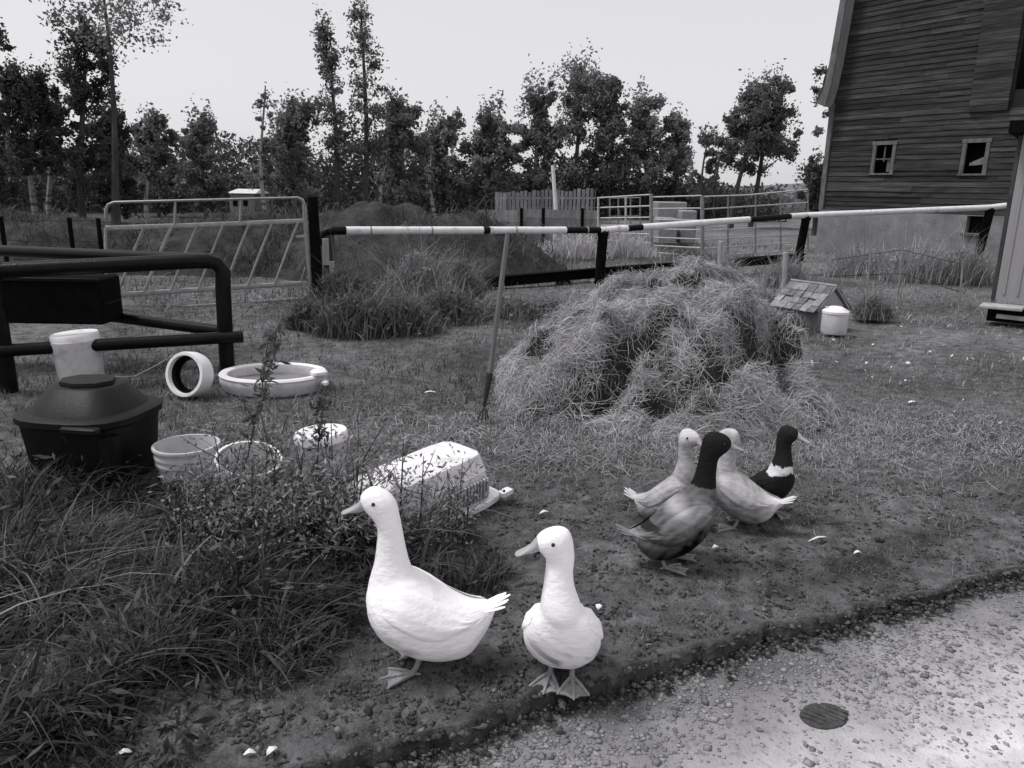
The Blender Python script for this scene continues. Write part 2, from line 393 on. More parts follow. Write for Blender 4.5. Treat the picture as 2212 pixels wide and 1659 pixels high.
mb = MB(); mb.box(BP((cx0 + cx1) / 2, 0.1, (cz0 + cz1) / 2), (cx1 - cx0 + .1, 0.02, cz1 - cz0 + .1), BM); mb.build('foundation_dark_sheet', M['dark'], barn, smooth=False)  # near-black sheet, shade of the opening put into its colour
mb = MB(); mb.box(BP((cx0 + cx1) / 2, -0.1, cz0 - 0.03), (cx1 - cx0 + .1, 0.12, 0.05), BM); mb.build('opening_sill', M['trim'], barn, smooth=False)
# lapped siding boards, one object each
EXP = 0.128; z = zf - 0.03; row = 0; rb = random.Random(5)
while z < ZT - 0.1:
    xl = xleft(z) + 0.01; cuts = [(xl, XR)]
    for h in holes + [hole_h]:
        if z + EXP > h[2] + .01 and z < h[3] - .01:
            nc = []
            for a, b in cuts:
                if h[0] > a and h[1] < b: nc += [(a, h[0]), (h[1], b)]
                elif h[0] > a and h[0] < b: nc += [(a, h[0])]
                else: nc += [(a, b)]
            cuts = nc
    for a, b in cuts:
        if b - a < 0.05: continue
        js = [a]
        c = a + rb.uniform(1.0, 3.4)
        while c < b - 0.5: js.append(c); c += rb.uniform(1.8, 3.6)
        js.append(b)
        for p, q in zip(js[:-1], js[1:]):
            g = 0.003; lift = rb.uniform(0, 0.008) + (0.012 if rb.random() < .07 else 0); dz = rb.uniform(-.006, .006); tw = rb.uniform(-.006, .006)
            lo = z + dz; hi = z + EXP + 0.02
            n = 3; vs = []; fs = []
            for k in range(n):
                t = k / (n - 1); x = p + g + (q - p - 2 * g) * t; w = rb.uniform(-.005, .005); l2 = lo + tw * (t - .5) * 2 + w
                vs += [BP(x, -0.028 - lift, l2), BP(x, -0.006 - lift, hi), BP(x, -0.001, hi), BP(x, -0.001 - lift, l2)]
            for k in range(n - 1):
                for e in range(4): fs.append((k*4+e, k*4+(e+1) % 4, k*4+4+(e+1) % 4, k*4+4+e))
            fs += [(3, 2, 1, 0), tuple((n-1)*4 + e for e in range(4))]
            m2 = MB(); m2.add(vs, fs); m2.build('siding_board', M['barn'], barn, smooth=False)
    z += EXP; row += 1
# corner board, rake, roof, windows, loft door
mb = MB(); mb.box(BP(-0.02, -0.03, (zf + ze) / 2), (0.13, 0.1, ze - zf + .05), BM); mb.build('corner_board', M['trim'], barn, smooth=False)
def RP(s, off, y):                                     # along the rake: s up the slope, off outward
    d = Vector((slope, 1)).normalized(); n = Vector((-d.y, d.x))
    return BP(0 + d.x * s + n.x * off, y, ze + d.y * s + n.y * off)
prof = [(-0.10, -0.03), (-0.62, 0.02), (-1.05, 0.16)]
rake = []; outer = [(4.5, 0.05), (1.0, 0.05), (0.45, 0.10), (0.05, 0.24)]; inner = [(4.5, -0.03), (1.0, -0.03), (0.45, 0.01), (0.0, 0.10)]
YO = -0.42
poly = [RP(s, o, 0) for s, o in outer] + [RP(s, o, 0) for s, o in reversed(inner)]
vs = [p + WN * YO for p in poly] + [p + WN * 8.8 for p in poly]; n = len(poly)
mb = MB(); mb.add(vs, [(0, 1, 6, 7), (1, 2, 5, 6), (2, 3, 4, 5), (15, 14, 9, 8), (14, 13, 10, 9), (13, 12, 11, 10)] + [(i, i + n, (i + 1) % n + n, (i + 1) % n) for i in range(n)])
roof = mb.build('roof', M['shingle'], barn, smooth=False)
def strip(pairs, y0, y1):
    poly = [RP(s, o, 0) for s, o in pairs[0]] + [RP(s, o, 0) for s, o in reversed(pairs[1])]; n = len(poly); h = len(pairs[0])
    vs = [p + WN * y0 for p in poly] + [p + WN * y1 for p in poly]
    fs = [(i, i + n, (i + 1) % n + n, (i + 1) % n) for i in range(n)]
    for i in range(h - 1): fs += [(i, i + 1, n - 2 - i, n - 1 - i), (n + n - 1 - i, n + n - 2 - i, n + i + 1, n + i)]
    return MB().add(vs, fs)
strip(([(4.5, 0.06), (1.0, 0.06), (0.45, 0.11), (0.03, 0.25)], [(4.5, -0.12), (1.0, -0.12), (0.45, -0.10), (-0.05, -0.02)]), YO - 0.03, YO - 0.003).build('rake_board', M['trim'], barn, smooth=False)
strip(([(4.5, -0.04), (1.0, -0.04), (0.45, 0.0), (-0.02, 0.08)], [(4.5, -0.07), (1.0, -0.07), (0.45, -0.04), (-0.05, 0.03)]), YO + .0, -0.035).build('soffit', M['plank'], barn, smooth=False)
for k in range(9):                                     # ragged shingle ends along the flared eave
    s0 = 0.02 + k * 0.075; o0 = float(np.interp(s0, [0.05, .45, 1.0], [.24, .10, .05])) + 0.012
    m2 = MB(); a = RP(s0, o0 + rb.uniform(.0, .03), YO - .05 + rb.uniform(-.03, .03)); b = RP(s0 + .13, float(np.interp(s0 + .13, [0.05, .45, 1.0], [.24, .10, .05])) + .02, YO - .05)
    w = WN * 0.5; t = Vector((0, 0, .012))
    m2.add([a, b, b + w, a + w, a + t, b + t, b + w + t, a + w + t], [(0,3,2,1),(4,5,6,7),(0,1,5,4),(1,2,6,5),(2,3,7,6),(3,0,4,7)]).build('roof_shingle', M['shingle'], barn, smooth=False)
for k, (x0, x1, z0, z1) in enumerate(wins):
    wn = MB(); fw = 0.085
    wn.box(BP(x0 + fw / 2, -0.018, (z0 + z1) / 2), (fw, 0.055, z1 - z0), BM); wn.box(BP(x1 - fw / 2, -0.018, (z0 + z1) / 2), (fw, 0.055, z1 - z0), BM)
    wn.box(BP((x0 + x1) / 2, -0.02, z1 + 0.001), (x1 - x0 + .04, 0.064, 0.09), BM)
    wf = wn.build('window', M['trim'], barn, label='small window with one pane pushed out' if k else 'small window with a cross bar')
    mb = MB(); mb.box(BP((x0 + x1) / 2, -0.025, z0 - 0.02), (x1 - x0 + .03, 0.08, 0.04), BM); mb.build('sill', M['trim'], wf, smooth=False)
    mb = MB(); mb.box(BP((x0 + x1) / 2, 0.30, (z0 + z1) / 2), (x1 - x0 + .3, 0.01, z1 - z0 + .3), BM); mb.build('window_dark_sheet', M['dark'], wf, smooth=False)  # sheet behind the frame, coloured as the unlit room
    if k == 0:
        mb = MB(); mb.box(BP((x0 + x1) / 2, 0.0, (z0 + z1) / 2 - .02), (x1 - x0 - 2 * fw, 0.03, 0.03), BM)
        mb.box(BP((x0 + x1) / 2 + .01, 0.0, (z0 + z1) / 2 + .1), (0.03, 0.03, (z1 - z0) / 2), BM); mb.build('glazing_bar', M['trim'], wf, smooth=False)
        mb = MB(); mb.box(BP(x1 - fw - 0.07, 0.03, z0 + .18), (0.13, 0.012, 0.3), BM); mb.build('pane', M['trim'], wf, smooth=False)
    else:
        mb = MB(); a = BP(x1 - fw, 0.0, z0 + .38); mb.add([a, BP(x0 + fw + .1, 0.02, z0 + .24), BP(x0 + fw + .1, 0.02, z0 + .18), BP(x1 - fw, 0, z0 + .2)] , [(0, 1, 2, 3)])
        mb.add([p + WN * .015 for p in mb.v[:4]], [(3, 2, 1, 0)]); mb.build('loose_board', M['trim'], wf, smooth=False)
ld = MB(); ld.box(BP((hx0 + hx1) / 2, -0.06, (hz0 + ZT) / 2), (hx1 - hx0, 0.05, ZT - hz0), BM); ldo = ld.build('loft_door', M['barnback'], barn, smooth=False)
zz = hz0
while zz < ZT - .2:
    m2 = MB(); m2.box(BP((hx0 + hx1) / 2, -0.094 - rb.uniform(0, .006), zz + .07), (hx1 - hx0 - .01, 0.016, 0.132), BM); m2.build('door_board', M['barn'], ldo, smooth=False); zz += .14
# pale shed sheet at the right edge, nearer than the barn
PA = G(2148, 652); PY = PA.y
pz = D(2185, 292, PY).z
shed = thing('shed', 'pale sheet metal shed wall with a dark eave at the right edge', 'shed', tuple(PA))
SR = Vector((0.80, -0.6, 0)).normalized(); SN = Vector((0.6, 0.8, 0)).normalized()
SMx = Matrix((SR, SN, (0, 0, 1))).transposed()
for k in range(4):
    w = 0.55; m2 = MB(); m2.box(PA + SR * (w * (k + .5)) + SN * 0.02 + Vector((0, 0, pz / 2)), (w - .008, 0.03 + .006 * (k % 2), pz + .02), SMx)
    for j in range(3): m2.box(PA + SR * (w * k + .1 + j * .17) + SN * 0.0 + Vector((0, 0, .06 + pz / 2)), (0.025, 0.02, pz - .12), SMx)
    m2.build('wall_sheet', M['sheet'], shed, smooth=False)
m2 = MB(); m2.box(PA + SR * 1.1 + SN * 1.2 + Vector((0, 0, pz / 2 + .03)), (2.2, 2.3, pz), SMx); m2.build('wall_frame', M['dark'], shed, smooth=False)
m2 = MB(); m2.box(PA + SR * 1.1 + SN * 1.1 + Vector((0, 0, pz + .10)), (2.5, 2.9, 0.16), SMx); m2.build('roof', M['blackpaint'], shed, smooth=False)
m2 = MB(); m2.box(PA - SR * .03 + SN * .06 + Vector((0, 0, pz / 2)), (0.05, 0.08, pz), SMx); m2.build('shadow_strip', M['bark'], shed, smooth=False)  # thin dark strip: the shadow beside the sheets built as a shape
# plank step by the shed
sp0 = G(2095, 692); st = thing('step', 'low step beside the shed, pale plank over a block coloured as shade', 'step', tuple(sp0))
m2 = MB(); m2.box(sp0 + Vector((.50, -.02, .08)), (.50, .3, .16), SMx); m2.build('void_block', M['blackpaint'], st, smooth=False)  # black block: the dark void under the plank put into colour
m2 = MB(); m2.box(sp0 + Vector((.36, -.02, .18)), (.46, .34, .04), SMx, bev=.008); m2.build('tread', M['palewood'], st, smooth=False)
rp = G(2120, 690); m2 = MB(); m2.box(rp + Vector((.75, -.5, .05)), (1.5, .22, .05), Matrix.Rotation(R(-32), 3, 'Z') @ Matrix.Rotation(R(2), 3, 'Y'))
tag(m2.build('plank', M['plank'], None, smooth=False), 'grey board lying on the grass below the shed', 'plank')

# ------------------------------------------------------------------ painted pipe rail on posts
def vtop(u, v, Y): return D(u, v, Y)
P0 = D(715, 498, 10.7); P1 = D(1303, 497, 12.7); P2 = D(1742, 465, 15.2); P3 = D(2140, 448, 15.6); P4 = D(2172, 444, 15.6)
rail = thing('rail_fence', 'long white and black painted pipe rail on black posts across the yard', 'fence', (P1.x, P1.y, 0))
def seg(pa, pb, t0, t1): return [pa.lerp(pb, t0), pa.lerp(pb, (t0 + t1) / 2), pa.lerp(pb, t1)]
RRAD = 0.056
secs = [(P0, P1, 0.02, 0.515, 'w'), (P0, P1, 0.515, 0.54, 'b'), (P0, P1, 0.54, 0.84, 'w'), (P0, P1, 0.84, 0.985, 'b'), (P0, P1, .985, 1.0, 'w'),
        (P1, P2, 0.0, 0.10, 'w'), (P1, P2, 0.10, 0.165, 'b'), (P1, P2, 0.165, 0.68, 'w'), (P1, P2, 0.68, 0.905, 'b'), (P1, P2, .905, 1.0, 'w'), (P2, P3, 0, 1, 'w'), (P3, P4, 0, 1, 'w')]
for a, b, t0, t1, c in secs:
    m2 = MB(); m2.tube(seg(a, b, t0, t1), RRAD if c == 'w' else RRAD * 0.93, 14)
    m2.build('white_section' if c == 'w' else 'black_section', M['whitepipe' if c == 'w' else 'blackpipe'], rail)
for t in (0.125, 0.33, .64, .93):
    m2 = MB(); c = P0.lerp(P1, t); d = (P1 - P0).normalized(); m2.tube([c - d * .012, c + d * .012], RRAD * 1.05, 14); m2.build('rail_clamp', M['galv'], rail)
m2 = MB(); e = P0 + Vector((-.02, 0, 0)); d = (P1 - P0).normalized()
m2.tube([P0 + d * .2, P0 + d * .05, e + Vector((-.03, 0, -.01)), e + Vector((-.08, 0, -.05)), e + Vector((-.1, 0, -.13)), e + Vector((-.1, 0, -.2))], RRAD * 1.1, 14); m2.build('elbow', M['blackpipe'], rail)
for p, lean in ((P1, -.03), (P2, -.10), (P3, -.14)):
    a = Vector((p.x + lean, p.y, -0.1)); b = Vector((p.x, p.y, p.z - .05)); d = (b - a).normalized()
    m2 = MB(); m2.tube([a, a.lerp(b, .5), b - d * .02], .082, 10); m2.tube([b - d * .03, b, b + d * .045], [.085, .09, .05], 10)
    for sx in (-1, 1): m2.box(b + Vector((.075 * sx, 0, .0)), (.03, .03, .09))
    m2.build('post', M['blackpaint'], rail)
# black beam lying behind the posts
a = D(1050, 610, 11.9); b = D(1300, 588, 13.05); c = D(1735, 556, 15.9)
beam = thing('beam', 'long black steel beam lying on blocks behind the rail posts', 'beam', (a.x, a.y, 0))
m2 = MB()
for p, q in ((a, b), (b, c)):
    d = (q - p); L = d.length; d.normalize(); sdv = d.cross(Vector((0, 0, 1))).normalized(); upv = sdv.cross(d); mm = Matrix((d, sdv, upv)).transposed(); mid = (p + q) / 2
    m2.box(mid + upv * .07, (L, .14, .02), mm); m2.box(mid - upv * .07, (L, .14, .02), mm); m2.box(mid, (L, .03, .13), mm)
m2.build('flange_beam', M['blackpaint'], beam, smooth=False)
for p in (a.lerp(b, .65), b.lerp(c, .9), a.lerp(b, .02)):
    m2 = MB(); m2.box(Vector((p.x, p.y, (p.z - .08) / 2 - .03)), (.2, .18, max(p.z - .08 + .06, .1)), Matrix.Rotation(R(20), 3, 'Z'), bev=.01); m2.build('block', M['blackpaint'], beam)
# pale wood stump post under the rail's left end
sb = G(712, 645); sb = Vector((P0.x - .05, P0.y + .02, 0)); zt_ = D(715, 512, P0.y).z
sp_ = thing('stump_post', 'weathered pale split wooden post under the left end of the white rail', 'post', tuple(sb))
m2 = MB(); m2.box(sb + Vector((0, 0, zt_ / 2)), (.16, .13, zt_ + .05), Matrix.Rotation(R(8), 3, 'Z'), bev=.012); m2.build('post_core', M['bark'], sp_)
m2 = MB(); m2.box(sb + Vector((-.015, -.085, zt_ * .76)), (.085, .03, zt_ * .44), Matrix.Rotation(R(8), 3, 'Z'), bev=.006); m2.build('splinter_board', M['palewood'], sp_)
m2 = MB(); m2.box(sb + Vector((.05, -.082, zt_ * .36)), (.06, .03, zt_ * .5), Matrix.Rotation(R(8), 3, 'Z') @ Matrix.Rotation(R(3), 3, 'Y'), bev=.006); m2.build('splinter_board', M['palewood'], sp_)

# ------------------------------------------------------------------ field gate
GL, GRr = 9.25, 10.0
def gp(u, v):                                          # point of the gate plane seen there
    a = D(228, 600, GL); b = D(665, 600, GRr); n = Vector((b.y - a.y, a.x - b.x, 0)); d = ray(u, v); t = (a - CAM).dot(n) / d.dot(n); return CAM + d * t
gpost = G(690, 652)
gate = thing('field_gate', 'galvanised tube farm gate with slanted bars hung from a dark post', 'gate', tuple(gp(450, 660)))
def gbar(pts, name='bar', r=.021, flat=.55):
    m2 = MB(); m2.tube([gp(*p) for p in pts], r * 1.2, 8, flat=flat); return m2.build(name, M['galv'], gate)
gbar([(229, 470), (229, 452), (234, 442), (246, 437), (440, 432), (643, 427)], 'top_rail', .024)
gbar([(228, 493), (440, 486), (658, 477)], 'rail', .025); gbar([(233, 638), (440, 625), (663, 611)], 'rail', .025); gbar([(251, 675), (440, 661), (651, 646)], 'bottom_rail', .022)
gbar([(228, 493), (228, 570), (232, 640), (236, 668), (250, 675)], 'end_frame', .016, 1.0)
gbar([(643, 427), (654, 432), (660, 446), (663, 500), (667, 560), (670, 611), (668, 636), (651, 646)], 'end_frame', .016, 1.0)
gbar([(655, 440), (657, 477), (664, 560), (669, 611)], 'end_brace', .013, 1.0)
def zz6(x, y): return ((200 + x / 3.456) * .9036, (440 + y / 3.456) * .9036)
for xt_, xb_ in ((500, 270), (730, 490), (940, 710), (1155, 940), (1370, 1155), (1560, 1345), (1775, 1570)):
    yt_ = lerp(360, 308, (xt_ - 180) / 1640); yb_ = lerp(920, 815, (xb_ - 200) / 1640)
    gbar([zz6(xt_, yt_), zz6(lerp(xt_, xb_, .5), lerp(yt_, yb_, .5)), zz6(xb_ + 12, yb_ - 15), zz6(xb_ - 6, yb_ + 12)], 'slanted_bar', .017, .8)
gbar([zz6(1830, 690), zz6(1790, 820)], 'slanted_bar', .013)
for xv, ya, yb in ((752, 140, 350), (1292, 118, 322)): gbar([zz6(xv + 5, ya), zz6(xv, yb - 12), zz6(xv - 12, yb)], 'upright_bar', .016, .8)
for xv, ya, yb in ((668, 890, 1040), (1335, 850, 985)): gbar([zz6(xv, ya), zz6(xv, yb)], 'upright_bar', .014, .8)
gbar([zz6(1750, 437), zz6(1835, 430)], 'latch', .016)
gpo = thing('gate_post', 'tall dark timber post hinging the farm gate', 'post', (gp(688, 640).x, gp(688, 640).y, 0))
gb = Vector(gpo.location); ztp = D(680, 425, gb.y).z
m2 = MB(); m2.tube([gb + Vector((0, 0, -.1)), gb + Vector((-.01, 0, ztp * .5)), gb + Vector((-.02, 0, ztp))], [.075, .072, .066], 12); m2.build('timber', M['blackpaint'], gpo)
for zz in (.35, 1.05): m2 = MB(); m2.box(gb + Vector((-.09, -.02, zz)), (.09, .03, .03)); m2.build('hinge', M['galv'], gpo)
# low wire fence line left of the gate
lf = thing('wire_fence', 'old dark wire fence running left from the farm gate', 'fence', tuple(G(120, 700)))
for u in (20, 165, 226):
    p = D(u, 600, 10.2); m2 = MB(); m2.tube([(p.x, p.y, -.1), (p.x, p.y, 1.05)], .03, 8); m2.build('post', M['blackpaint'], lf)
for z in (.45, .75, 1.02):
    a = D(-60, 600, 10.6); b = D(226, 600, 10.2); a.z = z; b.z = z; m2 = MB(); m2.tube([a, (a + b) / 2 - Vector((0, 0, .03)), b], .006, 5); m2.build('wire', M['blackpipe'], lf)

# ------------------------------------------------------------------ livestock panels, plank fences, pole, bales (between rail and wood)
def z5(x, y): return ((1420 + x / 3.95) * .9036, (420 + y / 3.95) * .9036)
pn = thing('livestock_panel', 'pale tube livestock panels with six rails standing beside the barn', 'panel', tuple(G(1516, 556)))
YA, YB, YC, YE = 20.4, 19.2, 18.8, 19.6
def pbar(pts, name='rail', r=.020, m='panel'):
    m2 = MB(); m2.tube(pts, r, 6); return m2.build(name, M[m], pn)
for yl, yr in ((210, 178), (303, 285), (400, 393), (470, 468), (538, 552), (605, 635)): pbar([D(*z5(30, yl), YA), D(*z5(540, yr), YB)])
for x, ya, yb in ((40, 205, 605), (300, 190, 600)): pbar([D(*z5(x, ya), lerp(YA, YB, x / 540)), D(*z5(x, yb), lerp(YA, YB, x / 540))], 'upright', .026)
for yl, yr in ((202, 188), (312, 307), (415, 424), (503, 512), (582, 600), (658, 683), (722, 765)): pbar([D(*z5(545, yl), YB), D(*z5(1015, yr), YC)])
for x, ya, yb in ((540, 172, 735), (1022, 186, 772)): pbar([D(*z5(x, ya), YB if x < 600 else YC), D(*z5(x, yb), YB if x < 600 else YC)], 'upright', .05 if x > 600 else .045, 'panelpost')
for yl, ym, yr in ((197, 182, 130), (316, 290, 253), (425, 400, 360), (522, 495, 462), (608, 580, 548), (690, 660, 625), (765, 735, 700)):
    pbar([D(*z5(1030, yl), YC), D(*z5(1450, ym), lerp(YC, YE, .43)), D(*z5(2015, yr), YE)])
for x, ya, yb in ((1265, 190, 740), (1525, 175, 730), (1762, 155, 710), (2020, 130, 695)): pbar([D(*z5(x, ya), lerp(YC, YE, (x - 1030) / 985)), D(*z5(x, yb), lerp(YC, YE, (x - 1030) / 985))], 'upright', .022, 'panelpost')
pn2 = thing('livestock_panel', 'second grey tube livestock panel half hidden behind the front panels', 'panel', tuple(D(*z5(290, 560), 25)))
for y in (212, 300, 385, 465):
    m2 = MB(); m2.tube([D(*z5(140, y), 25), D(*z5(440, y - 4), 25)], .02, 6); m2.build('rail', M['panelpost'], pn2)
for x in (150, 230, 345, 435):
    m2 = MB(); m2.tube([D(*z5(x, 208), 25), D(*z5(x, 560), 25)], .026, 6); m2.build('upright', M['panelpost'], pn2)
for k, (xa, ya, xb, yb, Y, lab) in enumerate(((590, 250, 880, 400, 23.5, 'taller pale straw bale behind the livestock panels'), (600, 400, 790, 560, 22.5, 'left lower pale straw bale behind the livestock panels'), (810, 330, 975, 560, 22.9, 'right lower pale straw bale behind the livestock panels'))):
    p = D(*z5(xa, yb), Y); q = D(*z5(xb, ya), Y); c = (p + q) / 2
    z0 = p.z if k == 0 else min(p.z, 0.05)
    m2 = MB(); m2.box(Vector((c.x, c.y + .4, (z0 + q.z) / 2)), (q.x - p.x, .9, q.z - z0), bev=.03); tag(m2.build('straw_bale', M['bale'], None), lab, 'bale', 'bales behind the livestock panels')
# vertical plank fence
pf = thing('plank_fence', 'grey fence of ragged upright planks before the trees', 'fence', tuple(D(1180, 456, 27)))
def z4(x, y): return ((1120 + x / 6.144) * .9036, (400 + y / 6.144) * .9036)
x = 385; rp_ = random.Random(9)
while x < 1865:
    w = rp_.uniform(52, 74); top = lerp(370, 315, (x - 385) / 1480) + rp_.uniform(-18, 22); bot = lerp(640, 650, (x - 385) / 1480)
    a = D(*z4(x, bot), 27); b = D(*z4(min(x + w, 1870), top), 27); m2 = MB()
    m2.box(Vector(((a.x + b.x) / 2, 27 + rp_.uniform(0, .03), (a.z - .35 + b.z) / 2)), (b.x - a.x - .012, .03, b.z - a.z + .35), Matrix.Rotation(rp_.uniform(-.015, .015), 3, 'Y'))
    m2.build('plank', M['plank'], pf, smooth=False); x += w
for y in (460, 600):
    a = D(*z4(385, y), 27.06); b = D(*z4(1865, y), 27.06); m2 = MB(); m2.tube([a + Vector((0, .05, 0)), b + Vector((0, .05, 0))], .04, 4); m2.build('fence_rail', M['plank'], pf)
# low horizontal board pen wall
pw = thing('board_pen', 'low pen wall of grey horizontal boards behind the white rail', 'fence', tuple(D(1140, 490, 22)))
rows = ((630, 690), (692, 742), (745, 800), (803, 865), (868, 930))
for k, (ya, yb) in enumerate(rows):
    xs_ = [110, 110 + rp_.uniform(600, 900), 1900]
    for xa, xb in zip(xs_[:-1], xs_[1:]):
        a = D(*z4(xa, yb), 22); b = D(*z4(xb, ya), 22); m2 = MB(); m2.box(Vector(((a.x + b.x) / 2, 22 + rp_.uniform(0, .03), (a.z + b.z) / 2)), (b.x - a.x - .015, .035, b.z - a.z - .012), Matrix.Rotation(rp_.uniform(-.004, .004), 3, 'Y'))
        m2.build('board', M['plank'], pw, smooth=False)
for xx in (100, 780, 1100, 1675):
    a = D(*z4(xx, 930), 21.9); b = D(*z4(xx, 600), 21.9); m2 = MB(); m2.tube([Vector((a.x, a.y, -.1)), b], .045, 8); m2.build('post', M['blackpaint'], pw)
# thin dark rail pen to its left
dp = thing('pen_fence', 'dark two rail pen fence left of the grey board pen', 'fence', tuple(D(1000, 480, 22.5)))
for u in (985, 1026, 1000 - 100):
    p = D(u, 455, 22.3); m2 = MB(); m2.tube([Vector((p.x, p.y, 0)), p], .04, 6); m2.build('post', M['blackpaint'], dp)
for v in (457, 473): m2 = MB(); m2.tube([D(890, v + 2, 22.3), D(1030, v, 22.3)], .025, 6); m2.build('rail', M['blackpaint'], dp)
# white pole
a = D(1201, 456, 24.5); b = D(1194, 357, 24.5); m2 = MB(); m2.tube([Vector((a.x, a.y, 0)), a, b], [.065, .065, .055], 10)
tag(m2.build('white_pole', M['whitepipe'], None), 'tall thin white pole standing before the plank fence', 'pole')
# white stakes near the hay, thin wire stakes by the barn
for k, (u, vt, vb_, lab) in enumerate(((1557, 522, 596, 'white wooden stake just behind the hay pile top'), (1697, 546, 612, 'white wooden stake leaning near the kennel roof'))):
    b = G(u - 4, vb_ + 18); t = D(u, vt, b.y); m2 = MB(); m2.tube([b - Vector((0, 0, .1)), b.lerp(t, .5), t], .042, 8); m2.tube([t, t + (t - b).normalized() * .01], [.042, .03], 8)
    tag(m2.build('stake', M['palewood'], None), lab, 'stake', 'white stakes in the yard')
wf_ = thing('wire_fence', 'thin wire fence on slim grey stakes between kennel and barn', 'fence', tuple(G(1935, 655)))
wp = []
for u, vt, vb_ in ((1875, 540, 690), (1945, 530, 650), (2075, 560, 700), (1790, 555, 640)):
    b = G(u - 6, vb_); t = D(u + 6, vt, b.y); m2 = MB(); m2.tube([b - Vector((0, 0, .1)), t], .014, 6); m2.build('stake', M['panelpost'], wf_); wp.append((b, t))
order = [3, 1, 2]
for f in (.5, .92):
    m2 = MB(); m2.tube([wp[i][0].lerp(wp[i][1], f) for i in order], .0045, 5); m2.build('wire', M['blackpipe'], wf_)

# ------------------------------------------------------------------ black pipe corner fence, left foreground
K = G(492, 818); KY = K.y
top = D(468, 562, KY); Kb = Vector((K.x, KY, -.1)); 
cf = thing('pipe_fence', 'black steel pipe fence corner at left foreground', 'fence', (K.x, KY, 0))
YL_near = KY - .55; YL_far = KY + 1.1
m2 = MB(); tl = Vector((top.x, KY, top.z))
near_l = D(-120, 590, YL_near); far_l = D(-120, 536, YL_far)
d_ = (tl - near_l).normalized()
m2.tube([near_l, near_l.lerp(tl, .5), tl - d_ * .16, tl - d_ * .07 + Vector((0, 0, -.004)), tl + Vector((0, 0, -.025)), tl + d_ * .035 + Vector((.005, 0, -.09)), Vector((lerp(tl.x, K.x, .15) + .03, KY, tl.z - .22)), Vector((lerp(tl.x, K.x, .6) + .015, KY, tl.z * .45)), Kb], .058, 16)
m2.build('bent_post_rail', M['blackpipe'], cf)
m2 = MB(); m2.tube([far_l, far_l.lerp(tl, .5) + Vector((0, 0, .0)), tl - (tl - far_l).normalized() * .05], .048, 14); m2.build('rail', M['blackpipe'], cf)
lo_r = D(525, 727, KY - .07); lo_l = D(-120, 765, YL_near - .05)
m2 = MB(); m2.tube([lo_l, lo_l.lerp(lo_r, .5), lo_r], .046, 14); m2.build('rail', M['blackpipe'], cf)
fl = D(60, 660, YL_far - .25); fr = D(486, 716, KY + .02)
m2 = MB(); m2.tube([fl, fl.lerp(fr, .5), fr], .046, 14); m2.build('rail', M['blackpipe'], cf)
lp_ = D(8, 760, KY - .45); m2 = MB(); m2.tube([Vector((lp_.x, lp_.y, -.1)), Vector((lp_.x - .01, lp_.y, 1.0))], .062, 12); m2.build('post', M['blackpipe'], cf)
# black slab tank hung between the rails
ta = D(-130, 700, KY + .1); tb = D(212, 602, KY + .1)
tk = thing('metal_trough', 'black sheet metal trough hung between the pipe rails at left edge', 'trough', ((ta.x + tb.x) / 2, KY + .2, 0))
m2 = MB(); x0, x1 = ta.x, tb.x; zt1, zb1 = tb.z, D(100, 700, KY + .1).z
cx_ = (x0 + x1) / 2
m2.box(Vector((cx_, KY + .27, (zt1 + zb1) / 2)), (x1 - x0, .34, zt1 - zb1), bev=.015); m2.build('body', M['blackpaint'], tk)
m2 = MB(); m2.box(Vector((cx_, KY + .09, zt1 - .012)), (x1 - x0 + .01, .03, .022)); m2.build('lip', M['blackpipe'], tk)
m2 = MB(); m2.box(Vector((x1 + .006, KY + .27, (zt1 + zb1) / 2 - .02)), (.012, .26, .02)); m2.build('end_rib', M['blackpipe'], tk)

# ------------------------------------------------------------------ bins, pails and tub
def loft_sq(mb, c, rows, n=24, p=4.0, rot=None):
    rings = []
    for hx_, hy_, z in rows:
        r = []
        for j in range(n):
            th = 2 * math.pi * j / n; cc, ss = math.cos(th), math.sin(th)
            k = (abs(cc) ** p + abs(ss) ** p) ** (-1 / p); q = Vector((hx_ * cc * k, hy_ * ss * k, z))
            r.append(Vector(c) + (rot @ q if rot else q))
        rings.append(r)
    mb.loft(rings); return mb
bc = G(172, 1060); bs = 1.0
BD = (CR.inverted() @ (bc - CAM)).z * -1 / F         # metres per pixel there
bh = .365
bin_ = thing('bin', 'black plastic bin with a domed lid in the tall grass at left', 'bin', tuple(bc))
bcen = bc + Vector((-.035, .25, 0)); brot = Matrix.Rotation(R(-8), 3, 'Z')
hw = 132 * BD
m2 = MB(); loft_sq(m2, bcen, [(hw * .78, hw * .72, -.05), (hw * .86, hw * .8, bh * .6), (hw * .9, hw * .84, bh - .02)], p=5, rot=brot); m2.build('body', M['blackplastic'], bin_)
m2 = MB(); loft_sq(m2, bcen, [(hw * .98, hw * .92, bh - .045), (hw * 1.02, hw * .96, bh - .035), (hw * 1.02, hw * .96, bh - .005), (hw * .96, hw * .9, bh + .005), (hw * .84, hw * .76, bh + .012), (hw * .56, hw * .46, bh + .12), (hw * .50, hw * .4, bh + .128), (hw * .1, hw * .1, bh + .13)], p=3.2, rot=brot)
lid = m2.build('lid', M['blackplastic'], bin_)
m2 = MB(); loft_sq(m2, bcen + Vector((0, 0, 0)), [(hw * .47, hw * .37, bh + .132), (hw * .46, hw * .36, bh + .15), (hw * .42, hw * .33, bh + .152)], n=8, p=2, rot=brot); m2.build('lid_cap', M['blackplastic'], lid)
m2 = MB(); m2.box(bcen + brot @ Vector((hw * .5, -hw * .95, bh - .03)), (hw * .62, .05, .035), brot, bev=.008); m2.build('lid_handle', M['blackplastic'], lid)
